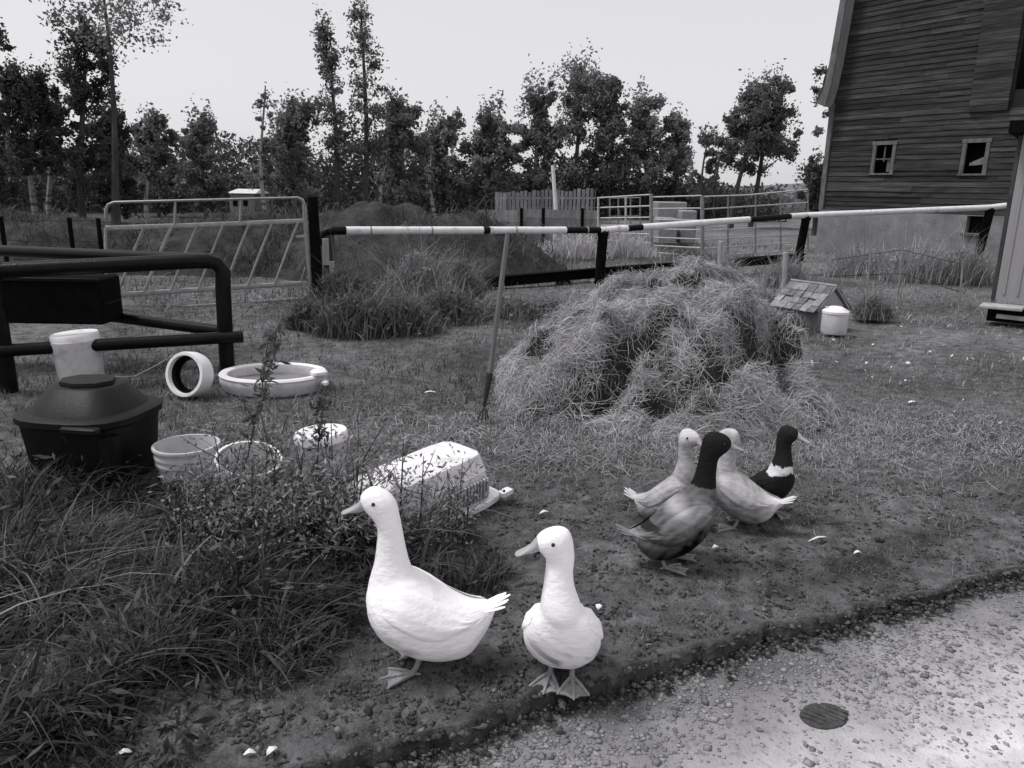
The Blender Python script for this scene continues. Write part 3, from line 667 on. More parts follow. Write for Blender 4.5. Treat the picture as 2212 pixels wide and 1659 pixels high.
m2 = MB(); m2.box(bcen + brot @ Vector((hw * .72, -hw * .62, bh * .42)), (.09, .09, bh * .8), brot, bev=.02); m2.build('corner_rib', M['blackplastic'], bin_)

def pail(name, label, c, r, h, mat, rot=None, rim=True, inner=None, cat='bucket', group='white pails and tubs', open_=True, ribs=(), base_open=False):
    t = thing(name, label, cat, tuple(c), group); m2 = MB(); rb_ = r * .86; th = .004
    outer = [(rb_, 0), (lerp(rb_, r, .5), h * .5), (r, h)]
    if open_:
        prof = ([(0.001, 0.0)] if not base_open else []) + outer + [(r - th, h), (lerp(rb_, r, .5) - th, h * .5), (rb_ - th, th * 2)] + ([(0.001, th * 2)] if not base_open else [(rb_, 0)])
    else: prof = [(0.001, 0.0)] + outer + [(0.001, h)]
    m2.lathe(prof, 36, c, rot); b = m2.build('body', M[mat], t)
    if rim:
        m2 = MB(); m2.lathe([(r - .002, h - .012), (r + .009, h - .012), (r + .011, h - .004), (r + .009, h + .004), (r - .004, h + .004), (r - .004, h - .012), (r - .002, h - .012)], 36, c, rot); m2.build('rim', M[mat], t)
    for f in ribs:
        rr = lerp(rb_, r, f); m2 = MB(); m2.lathe([(rr - .003, h * f - .008), (rr + .008, h * f - .006), (rr + .008, h * f + .006), (rr - .003, h * f + .008)], 36, c, rot); m2.build('band', M[mat], t)
    return t
# open pail in front of the fence corner
pc = G(392, 1052); ps = -(CR.inverted() @ (pc - CAM)).z / F
pail('bucket', 'open white bucket with ribbed bands beside the black bin', pc + Vector((0, .1, -.02)), 66 * ps, .215, 'plasticgrey', ribs=(.62, .78))
# lidded pail behind the bin
pc = G(165, 842); ps = -(CR.inverted() @ (pc - CAM)).z / F
lp1 = pail('bucket', 'white pail with a white lid standing behind the black bin', pc + Vector((0, .1, 0)), 50 * ps, .36, 'plasticgrey', open_=False, rim=False, rot=Matrix.Rotation(R(-3), 3, 'Y') @ Matrix.Diagonal((1, 1, 1)))
m2 = MB(); cc = pc + Vector((-.018, .1, .355)); r_ = 45 * ps
m2.lathe([(.001, -.002), (r_ * 1.0, -.002), (r_ * 1.06, .0), (r_ * 1.07, .045), (r_ * 1.02, .058), (r_ * .9, .05), (.001, .05)], 32, cc, Matrix.Rotation(R(-4), 3, 'Y')); m2.build('lid', M['plastic'], lp1)
# ring lying on its side
pc = G(400, 866); ps = -(CR.inverted() @ (pc - CAM)).z / F; rr = 50 * ps
ax = Vector((-.30, -.93, .22)).normalized(); sdv = Vector((0, 0, 1)).cross(ax).normalized(); upv = ax.cross(sdv)
rotm = Matrix((sdv, upv, ax)).transposed()
cc = Vector((pc.x, pc.y + .12, rr))
t = thing('bucket', 'white bottomless bucket lying on its side near the fence post', 'bucket', (pc.x, pc.y, 0), 'white pails and tubs')
m2 = MB(); m2.lathe([(rr * .95, -.06), (rr, -.03), (rr, .05), (rr * .97, .065), (rr * .84, .065), (rr * .82, .05), (rr * .86, -.03), (rr * .86, -.06), (rr * .95, -.06)], 36, cc, rotm); m2.build('body', M['plastic'], t)
m2 = MB(); m2.lathe([(rr * .85, -.05), (rr * .85, .03), (rr * .79, .03), (rr * .79, -.05), (rr * .85, -.05)], 36, cc, rotm); m2.build('liner', M['blackpipe'], t)
m2 = MB(); m2.lathe([(rr * .79, -.03), (rr * .66, -.03), (rr * .66, -.02), (rr * .79, -.02)], 36, cc, rotm); m2.build('inner_ring', M['blackpipe'], t)
# shallow round tub
pc = G(562, 862); ps = -(CR.inverted() @ (pc - CAM)).z / F; rr = 120 * ps
t = thing('tub', 'shallow round white tub on the ground right of the fence post', 'tub', tuple(pc + Vector((0, rr * .8, 0))), 'white pails and tubs')
cc = pc + Vector((0, rr * .85, .0)); H_ = .115
m2 = MB(); m2.lathe([(.001, 0), (rr * .93, 0), (rr * 1.0, H_ * .5), (rr * 1.0, H_ * .8), (rr * .97, H_), (rr * .86, H_), (rr * .84, H_ * .85), (rr * .84, .04), (.001, .035)], 40, cc, sy=.8); m2.build('body', M['plasticgrey'], t)
m2 = MB(); m2.lathe([(rr * .99, H_ - .012), (rr * 1.01, H_ - .002), (rr * .98, H_ + .012), (rr * .9, H_ + .014), (rr * .855, H_ + .004), (rr * .855, H_ - .012)], 40, cc, sy=.8); m2.build('rim', M['plastic'], t)
m2 = MB(); m2.box(cc + Vector((rr * .92, -rr * .25, H_ + .03)), (.11, .10, .05), Matrix.Rotation(R(35), 3, 'Z'), bev=.015); m2.build('spout', M['plastic'], t)
m2 = MB(); m2.box(cc + Vector((rr * 1.04, -rr * .30, H_ * .62)), (.05, .07, .045), bev=.012); m2.build('drain_knob', M['plastic'], t)
m2 = MB(); m2.lathe([(.001, .05), (rr * .838, .05)], 40, cc, sy=.8); m2.build('water', M['concrete'], t)
# pails in the weeds
pc = G(520, 1075); ps = -(CR.inverted() @ (pc - CAM)).z / F
pail('bucket', 'tilted white bucket sunk among weeds right of the ribbed bucket', pc + Vector((0, .1, 0)), 66 * ps, .19, 'plastic', rot=Matrix.Rotation(R(10), 3, 'Y') @ Matrix.Rotation(R(12), 3, 'X'))
pc = G(688, 1035); ps = -(CR.inverted() @ (pc - CAM)).z / F
pl = pail('bucket', 'lidded white bucket standing behind tall weeds left of the crate', pc + Vector((0, .1, 0)), 54 * ps, .2, 'plasticgrey', open_=False, rim=False)
m2 = MB(); m2.lathe([(.001, 0), (56 * ps, 0), (58 * ps, .004), (58 * ps, .04), (55 * ps, .05), (.001, .048)], 32, pc + Vector((0, .1, .185)), Matrix.Rotation(R(-4), 3, 'Y')); m2.build('lid', M['plastic'], pl)

# upturned white carrier half
A_ = G(1098, 1082); B_ = G(842, 1178)
ax = (A_ - B_); Lc = ax.length; ax.normalize(); ay = Vector((-ax.y, ax.x, 0)); hC = .27; wC = .36
cm = Matrix((ax, ay, (0, 0, 1))).transposed() @ Matrix.Rotation(R(-6), 3, 'Y'); cc = (A_ + B_) / 2 + ay * (wC / 2) + Vector((-.03, 0, -.03))
cr = thing('pet_crate', 'upturned white plastic pet crate half lying in the weeds', 'crate', tuple(cc))
m2 = MB(); n_ = 32
loft_sq(m2, cc, [(Lc * .5 - .02, wC * .5 - .015, 0.02), (Lc * .47, wC * .47, .10), (Lc * .445, wC * .445, hC * .62), (Lc * .455, wC * .455, hC * .64), (Lc * .44, wC * .43, hC * .72), (Lc * .43, wC * .42, hC * .90), (Lc * .415, wC * .40, hC * .97), (Lc * .38, wC * .36, hC)], n=n_, p=7, rot=cm)
m2.build('shell', M['plastic'], cr)
m2 = MB(); loft_sq(m2, cc, [(Lc * .53, wC * .53, 0.0), (Lc * .535, wC * .535, 0.008), (Lc * .535, wC * .535, 0.028), (Lc * .52, wC * .52, 0.034)], n=n_, p=7, rot=cm); m2.build('flange', M['plastic'], cr)
m2 = MB(); m2.box(cc + cm @ Vector((Lc * .56, -wC * .45, .016)), (.07, .045, .03), cm, bev=.004); m2.build('latch', M['plastic'], cr)
m2 = MB(); m2.tube([cc + cm @ Vector((Lc * .505, -wC * .535, .05)), cc + cm @ Vector((Lc * .505, -wC * .55, .05))], .007, 10); m2.build('bolt', M['eye'], cr)
m2 = MB(); m2.box(cc + cm @ Vector((Lc * .20, -wC * .478, hC * .36)), (Lc * .38, .012, hC * .40), cm @ Matrix.Rotation(R(9), 3, 'X')); m2.build('vent_recess', M['concrete'], cr, smooth=False)
for k in range(13):
    m2 = MB(); xk = Lc * (.03 + .34 * k / 12); m2.box(cc + cm @ Vector((xk, -wC * .495, hC * .38)), (.006, .016, hC * .40), cm @ Matrix.Rotation(R(9), 3, 'X')); m2.build('vent_bar', M['plasticgrey'], cr, smooth=False)

# ------------------------------------------------------------------ small kennel with shingle roof, white waterer
kb = G(1795, 712); th = R(-60)
ka = Vector((math.cos(th), math.sin(th), 0)); kp = Vector((-ka.y, ka.x, 0)); km = Matrix((ka, kp, (0, 0, 1))).transposed()
kc = kb + Vector((-.10, .42, 0)); kl, kw, ke, kr = .66, .52, .24, .46
ken = thing('kennel', 'small wooden kennel with a shingled gable roof on the grass', 'kennel', tuple(kc))
def KP(x, y, z): return kc + km @ Vector((x, y, z))
m2 = MB(); h = kl / 2 - .05; w = kw / 2 - .05
m2.add([KP(-h, -w, -.05), KP(h, -w, -.05), KP(h, w, -.05), KP(-h, w, -.05), KP(-h, -w, ke), KP(h, -w, ke), KP(h, w, ke), KP(-h, w, ke), KP(-h, 0, kr - .03), KP(h, 0, kr - .03)],
       [(0, 1, 5, 4), (2, 3, 7, 6), (1, 2, 6, 9, 5), (3, 0, 4, 8, 7), (4, 5, 9, 8), (6, 7, 8, 9)])
m2.build('walls', M['plank'], ken, smooth=False)
m2 = MB(); m2.box(KP(h + .008, 0, ke * .45), (.012, .2, ke * .95), km); m2.build('doorway_dark_panel', M['dark'], ken, smooth=False)  # near-black panel on the closed wall, colouring in the doorway's shade
m2 = MB(); m2.add([KP(h + .006, -w, ke), KP(h + .006, w, ke), KP(h + .006, 0, kr - .035), KP(h + .02, -w, ke), KP(h + .02, w, ke), KP(h + .02, 0, kr - .035)], [(0, 2, 1), (3, 4, 5), (0, 1, 4, 3), (1, 2, 5, 4), (2, 0, 3, 5)]); m2.build('gable_board', M['sheet'], ken, smooth=False)
sl = math.atan2(kr - ke + .04, kw / 2)
for sgn in (-1, 1):
    m2 = MB(); L_ = (kw / 2) / math.cos(sl) + .04
    rm = km @ Matrix.Rotation(-sl * sgn, 3, 'X'); m2.box(KP(0, sgn * kw / 4, (ke + kr) / 2 + .0), (kl, L_, .02), rm)
    rf_ = m2.build('roof', M['plank'], ken, smooth=False)
    for r_i in range(4):
        for c_i in range(6):
            if rb.random() < .05: continue
            yy = lerp(kw / 2 + .03, .05, r_i / 3.3) * sgn; zz = lerp(ke - .045, kr - .055, r_i / 3.3) + .02 + .004 * r_i
            ww = kl / 6; m3 = MB(); m3.box(KP(-kl / 2 + ww * (c_i + .5) + rb.uniform(-.01, .01), yy, zz + .018), (ww - .01, .125, .01), rm @ Matrix.Rotation(rb.uniform(-.09, .09), 3, 'Z') @ Matrix.Rotation(sgn * rb.uniform(.05, .16), 3, 'X'))
            m3.build('shingle', M['shingle'], rf_, smooth=False)
pc = G(1806, 722); ps = -(CR.inverted() @ (pc - CAM)).z / F
t = thing('waterer', 'white plastic waterer with peaked cap standing before the kennel door', 'waterer', tuple(pc))
m2 = MB(); m2.lathe([(.001, 0), (26 * ps, 0), (27 * ps, .02), (27 * ps, .22), (26 * ps, .235), (.001, .235)], 28, pc + Vector((0, .08, 0))); m2.build('body', M['plasticgrey'], t)
m2 = MB(); m2.lathe([(28 * ps, .225), (28 * ps, .25), (24 * ps, .265), (12 * ps, .30), (.001, .305)], 28, pc + Vector((0, .08, 0))); m2.build('cap', M['plastic'], t)
m2 = MB(); m2.tube([pc + Vector((-.10, .08, .262)), pc + Vector((-.12, .08, .30)), pc + Vector((-.09, .08, .29))], .008, 8); m2.build('lug', M['plastic'], t)

# ------------------------------------------------------------------ hay pile
YR = 6.15
prof_px = [(1068, 905), (1078, 850), (1095, 780), (1150, 718), (1240, 655), (1330, 612), (1400, 588), (1460, 580), (1540, 583), (1600, 605), (1650, 650), (1682, 720), (1706, 775), (1728, 835), (1738, 885)]
hp = [D(u, v, YR) for u, v in prof_px]; HX = np.array([p.x for p in hp]); HZ = np.clip(np.array([p.z for p in hp]) - .045, 0.0, None); HZ[0] = 0; HZ[-1] = 0
grooves = []
def hay_base(x, y):
    z0 = np.interp(x, HX, HZ, left=0, right=0); t = y - YR
    xm = (HX[0] + HX[-1]) / 2; hwid = (HX[-1] - HX[0]) / 2; e = np.sqrt(np.clip(1 - ((x - xm) / (hwid * 1.03)) ** 2, 0, 1))
    front = 1.66 * (0.30 + 0.70 * e); back = 1.0 * (0.3 + .7 * e)
    q = np.where(t < 0, -t / front, t / back)
    s = np.clip(1 - np.clip(q, 0, 1) ** 2.3, 0, 1) ** 0.85
    return z0 * s
def sstep(t): t = np.clip(t, 0, 1); return t * t * (3 - 2 * t)
def hay_mats(x, y):
    a = nz(x + .15 * nz(x, y, 5, 2, 1), y, 2.5, 2, 4); b = nz(x, y + .12 * nz(x, y, 6, 2, 2), 4.3, 2, 6); c = nz(x, y, 8.5, 2, 1)
    return .15 * sstep((a + .18) / .12) + .10 * sstep((b + .05) / .12) + .045 * sstep((c + .1) / .16) - .23
def hay_h(x, y):
    z = hay_base(x, y); env = np.clip(z / .3, 0, 1); z = z + env * hay_mats(x, y)
    z = z + env * (0.085 * nz(x, y, 3.4, 3, 1) + 0.075 * np.abs(nz(x, y, 6.5, 2, 3)) - .03)
    for gx, gy, dep, wid in grooves:
        dm = np.full(np.shape(x), 9.0); sg = np.zeros(np.shape(x))
        for k in range(len(gx) - 1):
            ax_, ay_, bx_, by_ = gx[k], gy[k], gx[k+1], gy[k+1]; l2 = (bx_-ax_)**2 + (by_-ay_)**2 + 1e-9
            tt = np.clip(((x-ax_)*(bx_-ax_) + (y-ay_)*(by_-ay_)) / l2, 0, 1); qx = x-ax_-tt*(bx_-ax_); qy = y-ay_-tt*(by_-ay_)
            dd = np.hypot(qx, qy); m = dd < dm; dm = np.where(m, dd, dm); sg = np.where(m, qy, sg)
        z = z - dep * np.exp(-(dm / wid) ** 2) * env + .45 * dep * np.exp(-((dm - wid * 1.7) / wid) ** 2) * (sg > 0) * env
    return np.maximum(z, 0)
def hit_hay(u, v):
    d = ray(u, v); best = None
    for Y in np.arange(4.2, 7.0, .01):
        p = CAM + d * (Y / d.y)
        if p.z < float(hay_h(np.array(p.x), np.array(p.y))) + .002: return p.x, p.y
    return p.x, p.y
gl = []
for pts, dep, wid in (([(1150, 905), (1200, 868), (1290, 835), (1345, 815)], .34, .095), ([(1350, 745), (1420, 770), (1470, 800), (1560, 800)], .24, .085), ([(1590, 790), (1660, 770), (1680, 730)], .28, .09), ([(1230, 640), (1180, 700)], .05, .05),
                      ([(1700, 860), (1690, 800), (1690, 740)], .24, .07), ([(1420, 620), (1480, 640), (1560, 660)], .04, .05), ([(1545, 860), (1600, 900)], .16, .07), ([(1240, 905), (1330, 890), (1420, 880)], .15, .06)):
    q = [hit_hay(*p) for p in pts]; gl.append((np.array([a for a, b in q]), np.array([b for a, b in q]), dep, wid))
grooves.extend(gl)
hay = thing('hay_pile', 'big loose heap of cut hay in the middle of the yard', 'hay', (float((HX[0] + HX[-1]) / 2), YR, 0))
gx_, gy_ = np.meshgrid(np.linspace(HX[0] - .1, HX[-1] + .1, 150), np.linspace(YR - 1.8, YR + 1.1, 146), indexing='ij')
gzv = hay_h(gx_, gy_) - .03
i = np.arange(gx_.size).reshape(gx_.shape)
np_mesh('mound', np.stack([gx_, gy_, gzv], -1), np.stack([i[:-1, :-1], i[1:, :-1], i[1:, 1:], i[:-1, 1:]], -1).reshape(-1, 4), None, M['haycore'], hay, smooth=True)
def groove_mask(x, y):
    m = np.ones_like(x)
    for gx, gy, dep, wid in grooves:
        if dep < .1: continue
        for k in range(len(gx) - 1):
            ax_, ay_, bx_, by_ = gx[k], gy[k], gx[k+1], gy[k+1]; l2 = (bx_-ax_)**2 + (by_-ay_)**2 + 1e-9
            tt = np.clip(((x-ax_)*(bx_-ax_) + (y-ay_)*(by_-ay_)) / l2, 0, 1); m = np.minimum(m, np.clip(np.hypot(x-ax_-tt*(bx_-ax_), y-ay_-tt*(by_-ay_)) / (wid * 1.15), 0, 1))
    return m
NH = 180000
hx_ = rng.uniform(HX[0] - .1, HX[-1] + .1, NH); hy_ = rng.uniform(YR - 1.8, YR + .55, NH)
hz_ = hay_h(hx_, hy_); _e = .02; mg = np.hypot(hay_mats(hx_ + _e, hy_) - hay_mats(hx_ - _e, hy_), hay_mats(hx_, hy_ + _e) - hay_mats(hx_, hy_ - _e)) / (2 * _e)
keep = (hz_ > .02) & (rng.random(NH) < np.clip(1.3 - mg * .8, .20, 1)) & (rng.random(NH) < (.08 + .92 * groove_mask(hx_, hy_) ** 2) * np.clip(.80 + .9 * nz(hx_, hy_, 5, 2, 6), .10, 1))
hx_, hy_, hz_ = hx_[keep], hy_[keep], hz_[keep]; n = len(hx_)
e = .05; gxn = (hay_h(hx_ + e, hy_) - hay_h(hx_ - e, hy_)) / (2 * e); gyn = (hay_h(hx_, hy_ + e) - hay_h(hx_, hy_ - e)) / (2 * e)
# straws lie in matted locks: neighbours share a heading, locks cross each other; laid out in the plane of the slope
Nn = np.stack([-gxn, -gyn, np.ones(n)], 1); Nn /= np.linalg.norm(Nn, axis=1)[:, None]
t1 = np.stack([np.ones(n), np.zeros(n), gxn], 1); t1 /= np.linalg.norm(t1, axis=1)[:, None]; t2 = np.cross(Nn, t1)
qx = hx_ + .06 * nz(hx_, hy_, 9, 2, 3); qy = hy_ + .06 * nz(hx_, hy_, 9, 2, 5); layer = rng.integers(0, 3, n)
lock = np.floor(qx * (5 + layer) + layer * .37) * 131.0 + np.floor(qy * (5 + layer) + hz_ * 5 + layer * .61) * 17.0 + layer * 7.3
lr = np.abs(np.sin(lock * 12.9898) * 43758.5453) % 1.0; lr2 = np.abs(np.sin(lock * 78.233) * 9631.77) % 1.0
sang = (lr - .5) * 2.6 + np.where(layer == 2, 1.2, 0) + rng.normal(0, .42, n)
ln = rng.gamma(4, .042, n).clip(.04, .32); Kh = 4; tt = np.linspace(-.5, .5, Kh)[None]
bend = rng.normal(0, .45, n) + (lr2 - .5) * 1.6; lift = rng.gamma(2, .011, n) + .035 * np.clip(lr2 - .35, 0, 1) * (layer == 1)
dv = np.cos(sang)[:, None] * t1 + np.sin(sang)[:, None] * t2; lv = np.cross(Nn, dv)
lat = (bend * ln * .5)[:, None] * ((2 * tt) ** 2 - .4); nor = lift[:, None] * (1.15 - (2 * tt) ** 2 * rng.uniform(.4, 1.6, n)[:, None]) - .010
P3 = np.stack([hx_, hy_, hz_], 1)
CC = P3[:, None, :] + dv[:, None, :] * (ln[:, None] * tt)[..., None] + lv[:, None, :] * lat[..., None] + Nn[:, None, :] * nor[..., None]
CC[..., 2] = np.maximum(CC[..., 2], .004); cx, cy, cz = CC[..., 0], CC[..., 1], CC[..., 2]
side = lv + Nn * rng.normal(0, .6, n)[:, None]; side /= np.linalg.norm(side, axis=1)[:, None]
wv = rng.uniform(.0007, .0016, n)[:, None] * np.ones((1, Kh)); V, Q = ribbons(np.stack([cx, cy, cz], -1), wv, side)
tone = np.repeat(rng.uniform(.35, 1.25, n) * (1 + .25 * nz(hx_, hy_, 5, 2, 2)), Kh * 2)
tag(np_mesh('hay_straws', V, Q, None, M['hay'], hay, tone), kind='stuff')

# pitchfork standing in the ground left of the hay
f0 = G(1040, 920); ft = D(1097, 503, f0.y + .12)
fk = thing('pitchfork', 'pitchfork with a long wooden handle stuck upright left of the hay pile', 'pitchfork', tuple(f0))
ax = ft - f0; fj = D(1057, 815, f0.y + .05); fs_ = D(1046, 878, f0.y + .02)
m2 = MB(); m2.tube([ft, ft.lerp(fj, .33), ft.lerp(fj, .66), fj], [.0145, .0165, .016, .0155], 10); m2.tube([ft + Vector((0, 0, -.0)), ft + Vector((0, 0, .008))], [.0165, .01], 10); m2.build('handle', M['wood'], fk)
m2 = MB(); m2.tube([fj + (ft - fj).normalized() * .03, fj, fj.lerp(fs_, .6), fs_], [.02, .021, .015, .011], 10); m2.build('ferrule', M['steel'], fk)
for ue, off in ((1032, -.01), (1040, .0), (1049, .0), (1055, .01)):
    e_ = D(ue, 914 - abs(ue - 1036) * .4, f0.y); m2 = MB(); mid = fs_.lerp(e_, .3) + Vector(((ue - 1044) * .0009, -.02, 0))
    m2.tube([fs_, mid, fs_.lerp(e_, .65) + Vector(((ue - 1044) * .0006, -.03, 0)), e_], [.0065, .0055, .005, .003], 8); m2.build('tine', M['steel'], fk)

# ------------------------------------------------------------------ ducks
def smooth_list(rows, n):
    rows = np.array(rows, float); d = np.concatenate([[0], np.cumsum(np.linalg.norm(np.diff(rows[:, :3], axis=0), axis=1) + 1e-4)]); t = np.linspace(0, d[-1], n)
    # Catmull-Rom through the stations
    out = []
    for x in t:
        k = min(max(np.searchsorted(d, x, side='right') - 1, 0), len(d) - 2); f = (x - d[k]) / (d[k+1] - d[k])
        p0 = rows[max(k-1, 0)]; p1 = rows[k]; p2 = rows[k+1]; p3 = rows[min(k+2, len(rows)-1)]
        out.append(.5 * ((2*p1) + (-p0+p2)*f + (2*p0-5*p1+4*p2-p3)*f*f + (-p0+3*p1-3*p2+p3)*f**3))
    return np.array(out)
def duck(label, foot_px, face, head_face, scale, body, neck, tonef, yawfix=0, bill_tone='bill', group='ducks in the yard', feet=((.03, .075), (-.02, -.07)), tail_up=.35, dy=0.0, wing=True, bill_droop=.30):
    """face: heading of the body, head_face: heading of the head (both in degrees, 0 = +X);
    body stations (x, z_top, z_bottom, half width), neck stations (x, front, back ... in the head's plane)"""
    g = G(*foot_px); base = Vector((g.x, g.y + dy, float(gz(g.x, g.y)) + .004)); t = thing('duck', label, 'duck', tuple(base), group)
    bm_ = Matrix.Rotation(R(face), 3, 'Z'); hm_ = Matrix.Rotation(R(head_face), 3, 'Z'); s = scale
    def BW(x, y, z): return base + bm_ @ Vector((x * s, y * s, z * s))
    mb = MB(); n = 28
    st = smooth_list([(x, (a + b) / 2, 0, (a - b) / 2, w) for x, a, b, w in body], 34)
    rings = []
    for x, zc, _, hh, w in st:
        hh = max(hh, .002); w = max(w, .002)
        rings.append([BW(x, w * math.cos(q) * (1 - .10 * math.sin(q)), zc + hh * math.sin(q)) for q in [2 * math.pi * j / n for j in range(n)]])
    mb.loft(rings)
    # neck and head: stations (x, y, z, half depth, half width) in the body frame for x,y; turned progressively to the head's heading
    ns = smooth_list(neck, 30); rings = []
    m = len(ns); d0 = R(face); d1 = R(head_face); dd = (d1 - d0 + math.pi) % (2 * math.pi) - math.pi
    nb = Vector((neck[0][0], 0, 0))
    cent = []
    for k, (x, y, z, hd, w) in enumerate(ns):
        f = min(1, max(0, (k / (m - 1) - .15) / .5)); rm = Matrix.Rotation(d0 + dd * f, 3, 'Z')
        off = Vector(((x - neck[0][0]) * s, y * s, 0)); c = base + bm_ @ Vector((neck[0][0] * s, 0, 0)) + rm @ off + Vector((0, 0, z * s)); cent.append(c)
    for k, (x, y, z, hd, w) in enumerate(ns):
        f = min(1, max(0, (k / (m - 1) - .15) / .5)); rm = Matrix.Rotation(d0 + dd * f, 3, 'Z')
        rings.append([cent[k] + rm @ Vector((hd * s * math.cos(q), w * s * math.sin(q), 0)) for q in [2 * math.pi * j / 20 for j in range(20)]])
    mb.loft(rings)
    me = mb.mesh('body', Vector(base), True); ob = link_mesh('body', me, None, None)
    md = ob.modifiers.new('r', 'REMESH'); md.mode = 'VOXEL'; md.voxel_size = (.0065 if s > .94 else .0072)
    ms = ob.modifiers.new('s', 'SMOOTH'); ms.factor = .6; ms.iterations = 7
    dg = bpy.context.evaluated_depsgraph_get(); me2 = bpy.data.meshes.new_from_object(ob.evaluated_get(dg)); bpy.data.objects.remove(ob)
    me2.name = 'body'; co = np.empty(len(me2.vertices) * 3); me2.vertices.foreach_get('co', co); co = co.reshape(-1, 3)
    inv = np.array(bm_.transposed()); lc = co @ inv.T / s
    # lumps of feathering along the plumage
    nrm = np.empty(len(me2.vertices) * 3); me2.vertices.foreach_get('normal', nrm); nrm = nrm.reshape(-1, 3)
    lump = (.0016 * nz(lc[:, 0] * .45 + lc[:, 2] * .3, lc[:, 1] + lc[:, 2], 70, 3, 2) + .0020 * nz(lc[:, 0] * .6, lc[:, 2] + lc[:, 1] * .6, 26, 2, 4)) * np.clip((.40 - lc[:, 2]) / .12, .15, 1)
    co = co + nrm * (lump * s)[:, None]; me2.vertices.foreach_set('co', co.ravel())
    head_c = np.array((cent[-1] - base)) ; top_z = ns[-1][2]
    tn = tonef(lc[:, 0], lc[:, 1], lc[:, 2]); a = me2.attributes.new('tone', 'FLOAT', 'POINT'); a.data.foreach_set('value', tn.astype(np.float32))
    me2.polygons.foreach_set('use_smooth', [True] * len(me2.polygons)); me2.update()
    bo = link_mesh('body', me2, M['plume'], t)
    # bill: flattened spatula
    hz_i = max(range(len(neck)), key=lambda q: neck[q][3] + neck[q][2] * 0.0 if q > len(neck) - 5 else -1)
    hx, hy, hzz, hd, hw_ = neck[hz_i]
    hcx = base + bm_ @ Vector((neck[0][0] * s, 0, 0)) + hm_ @ Vector(((hx - neck[0][0]) * s, hy * s, 0)) + Vector((0, 0, hzz * s))
    def HW(x, y, z): return hcx + hm_ @ Vector((x * s, y * s, z * s))
    L = .072; rings = []; x0 = hd * .80
    for f, w, h in ((0, .018, .024), (.12, .0185, .0225), (.3, .0165, .0155), (.55, .0165, .0095), (.8, .018, .006), (.95, .015, .0045), (1.0, .007, .003)):
        cx_, cz_ = x0 + L * f, -.010 - L * bill_droop * f + (.010 if f < .2 else .004) * (1 - f)
        rings.append([HW(cx_, w * math.cos(q), cz_ + h * math.sin(q)) for q in [2 * math.pi * j / 14 for j in range(14)]])
    mb = MB(); mb.loft(rings); mb.build('bill', M[bill_tone], t)
    for sg in (-1, 1):
        mb = MB(); c = HW(hd * .22, sg * (hw_ * .93), .014); rings = [[c + Vector((math.cos(q) * r_, math.sin(q) * r_, zz_)) for q in [2 * math.pi * j / 10 for j in range(10)]] for r_, zz_ in ((.0012 * s, -.0062 * s), (.0048 * s, -.004 * s), (.0062 * s, 0), (.0048 * s, .004 * s), (.0012 * s, .0062 * s))]
        mb.loft(rings); mb.build('eye', M['eye'], t)
    # folded wings: overlapping feather vanes lying on the flank
    def flank(x, q):                                     # point of the body surface at station x, angle q up from the side
        zc = np.interp(x, st[::-1, 0] if st[0, 0] > st[-1, 0] else st[:, 0], (st[::-1, 1] if st[0, 0] > st[-1, 0] else st[:, 1]))
        hh = np.interp(x, st[::-1, 0] if st[0, 0] > st[-1, 0] else st[:, 0], (st[::-1, 3] if st[0, 0] > st[-1, 0] else st[:, 3]))
        w = np.interp(x, st[::-1, 0] if st[0, 0] > st[-1, 0] else st[:, 0], (st[::-1, 4] if st[0, 0] > st[-1, 0] else st[:, 4]))
        return w, zc, hh
    if wing:
        for sg in (-1, 1):
            Vw = []; Qw = []; nu, nv = 26, 12
            xa, xb = wing if isinstance(wing, tuple) else (.10, -.20)
            for iu in range(nu):
                u_ = iu / (nu - 1); x = lerp(xa, xb, u_); w, zc, hh = flank(x, 0)
                span = math.sin(math.pi * min(1, .12 + u_ * .80)) ** .6 * (1 - .75 * max(0, u_ - .6) / .4)
                qc = lerp(.36, .60, u_)
                for iv in range(nv):
                    v_ = iv / (nv - 1) * 2 - 1; q = qc + v_ * .58 * span; edge = (1 - v_ * v_) ** .5
                    off = .010 * edge * min(1, u_ * 5, (1 - u_) * 6 + .1) + .002 * math.sin(v_ * 9 + u_ * 7) * edge - .007 * (1 - edge) ** 2
                    bx = x - .006 * math.sin(iv * 2.3) * u_
                    Vw.append(BW(bx, sg * ((w + off) * math.cos(q) * (1 - .10 * math.sin(q))), zc + (hh + off) * math.sin(q)))
            for iu in range(nu - 1):
                for iv in range(nv - 1): Qw.append((iu*nv+iv, iu*nv+iv+1, (iu+1)*nv+iv+1, (iu+1)*nv+iv))
            Vn = np.array([tuple(p) for p in Vw]); lw = (Vn - np.array(base)) @ inv.T / s
            np_mesh('wing', Vn, np.array(Qw), None, M['plume'], t, tonef(lw[:, 0], lw[:, 1], lw[:, 2]) * (1.0 if tonef.__name__ == 'white' else tonef.wing), smooth=True)
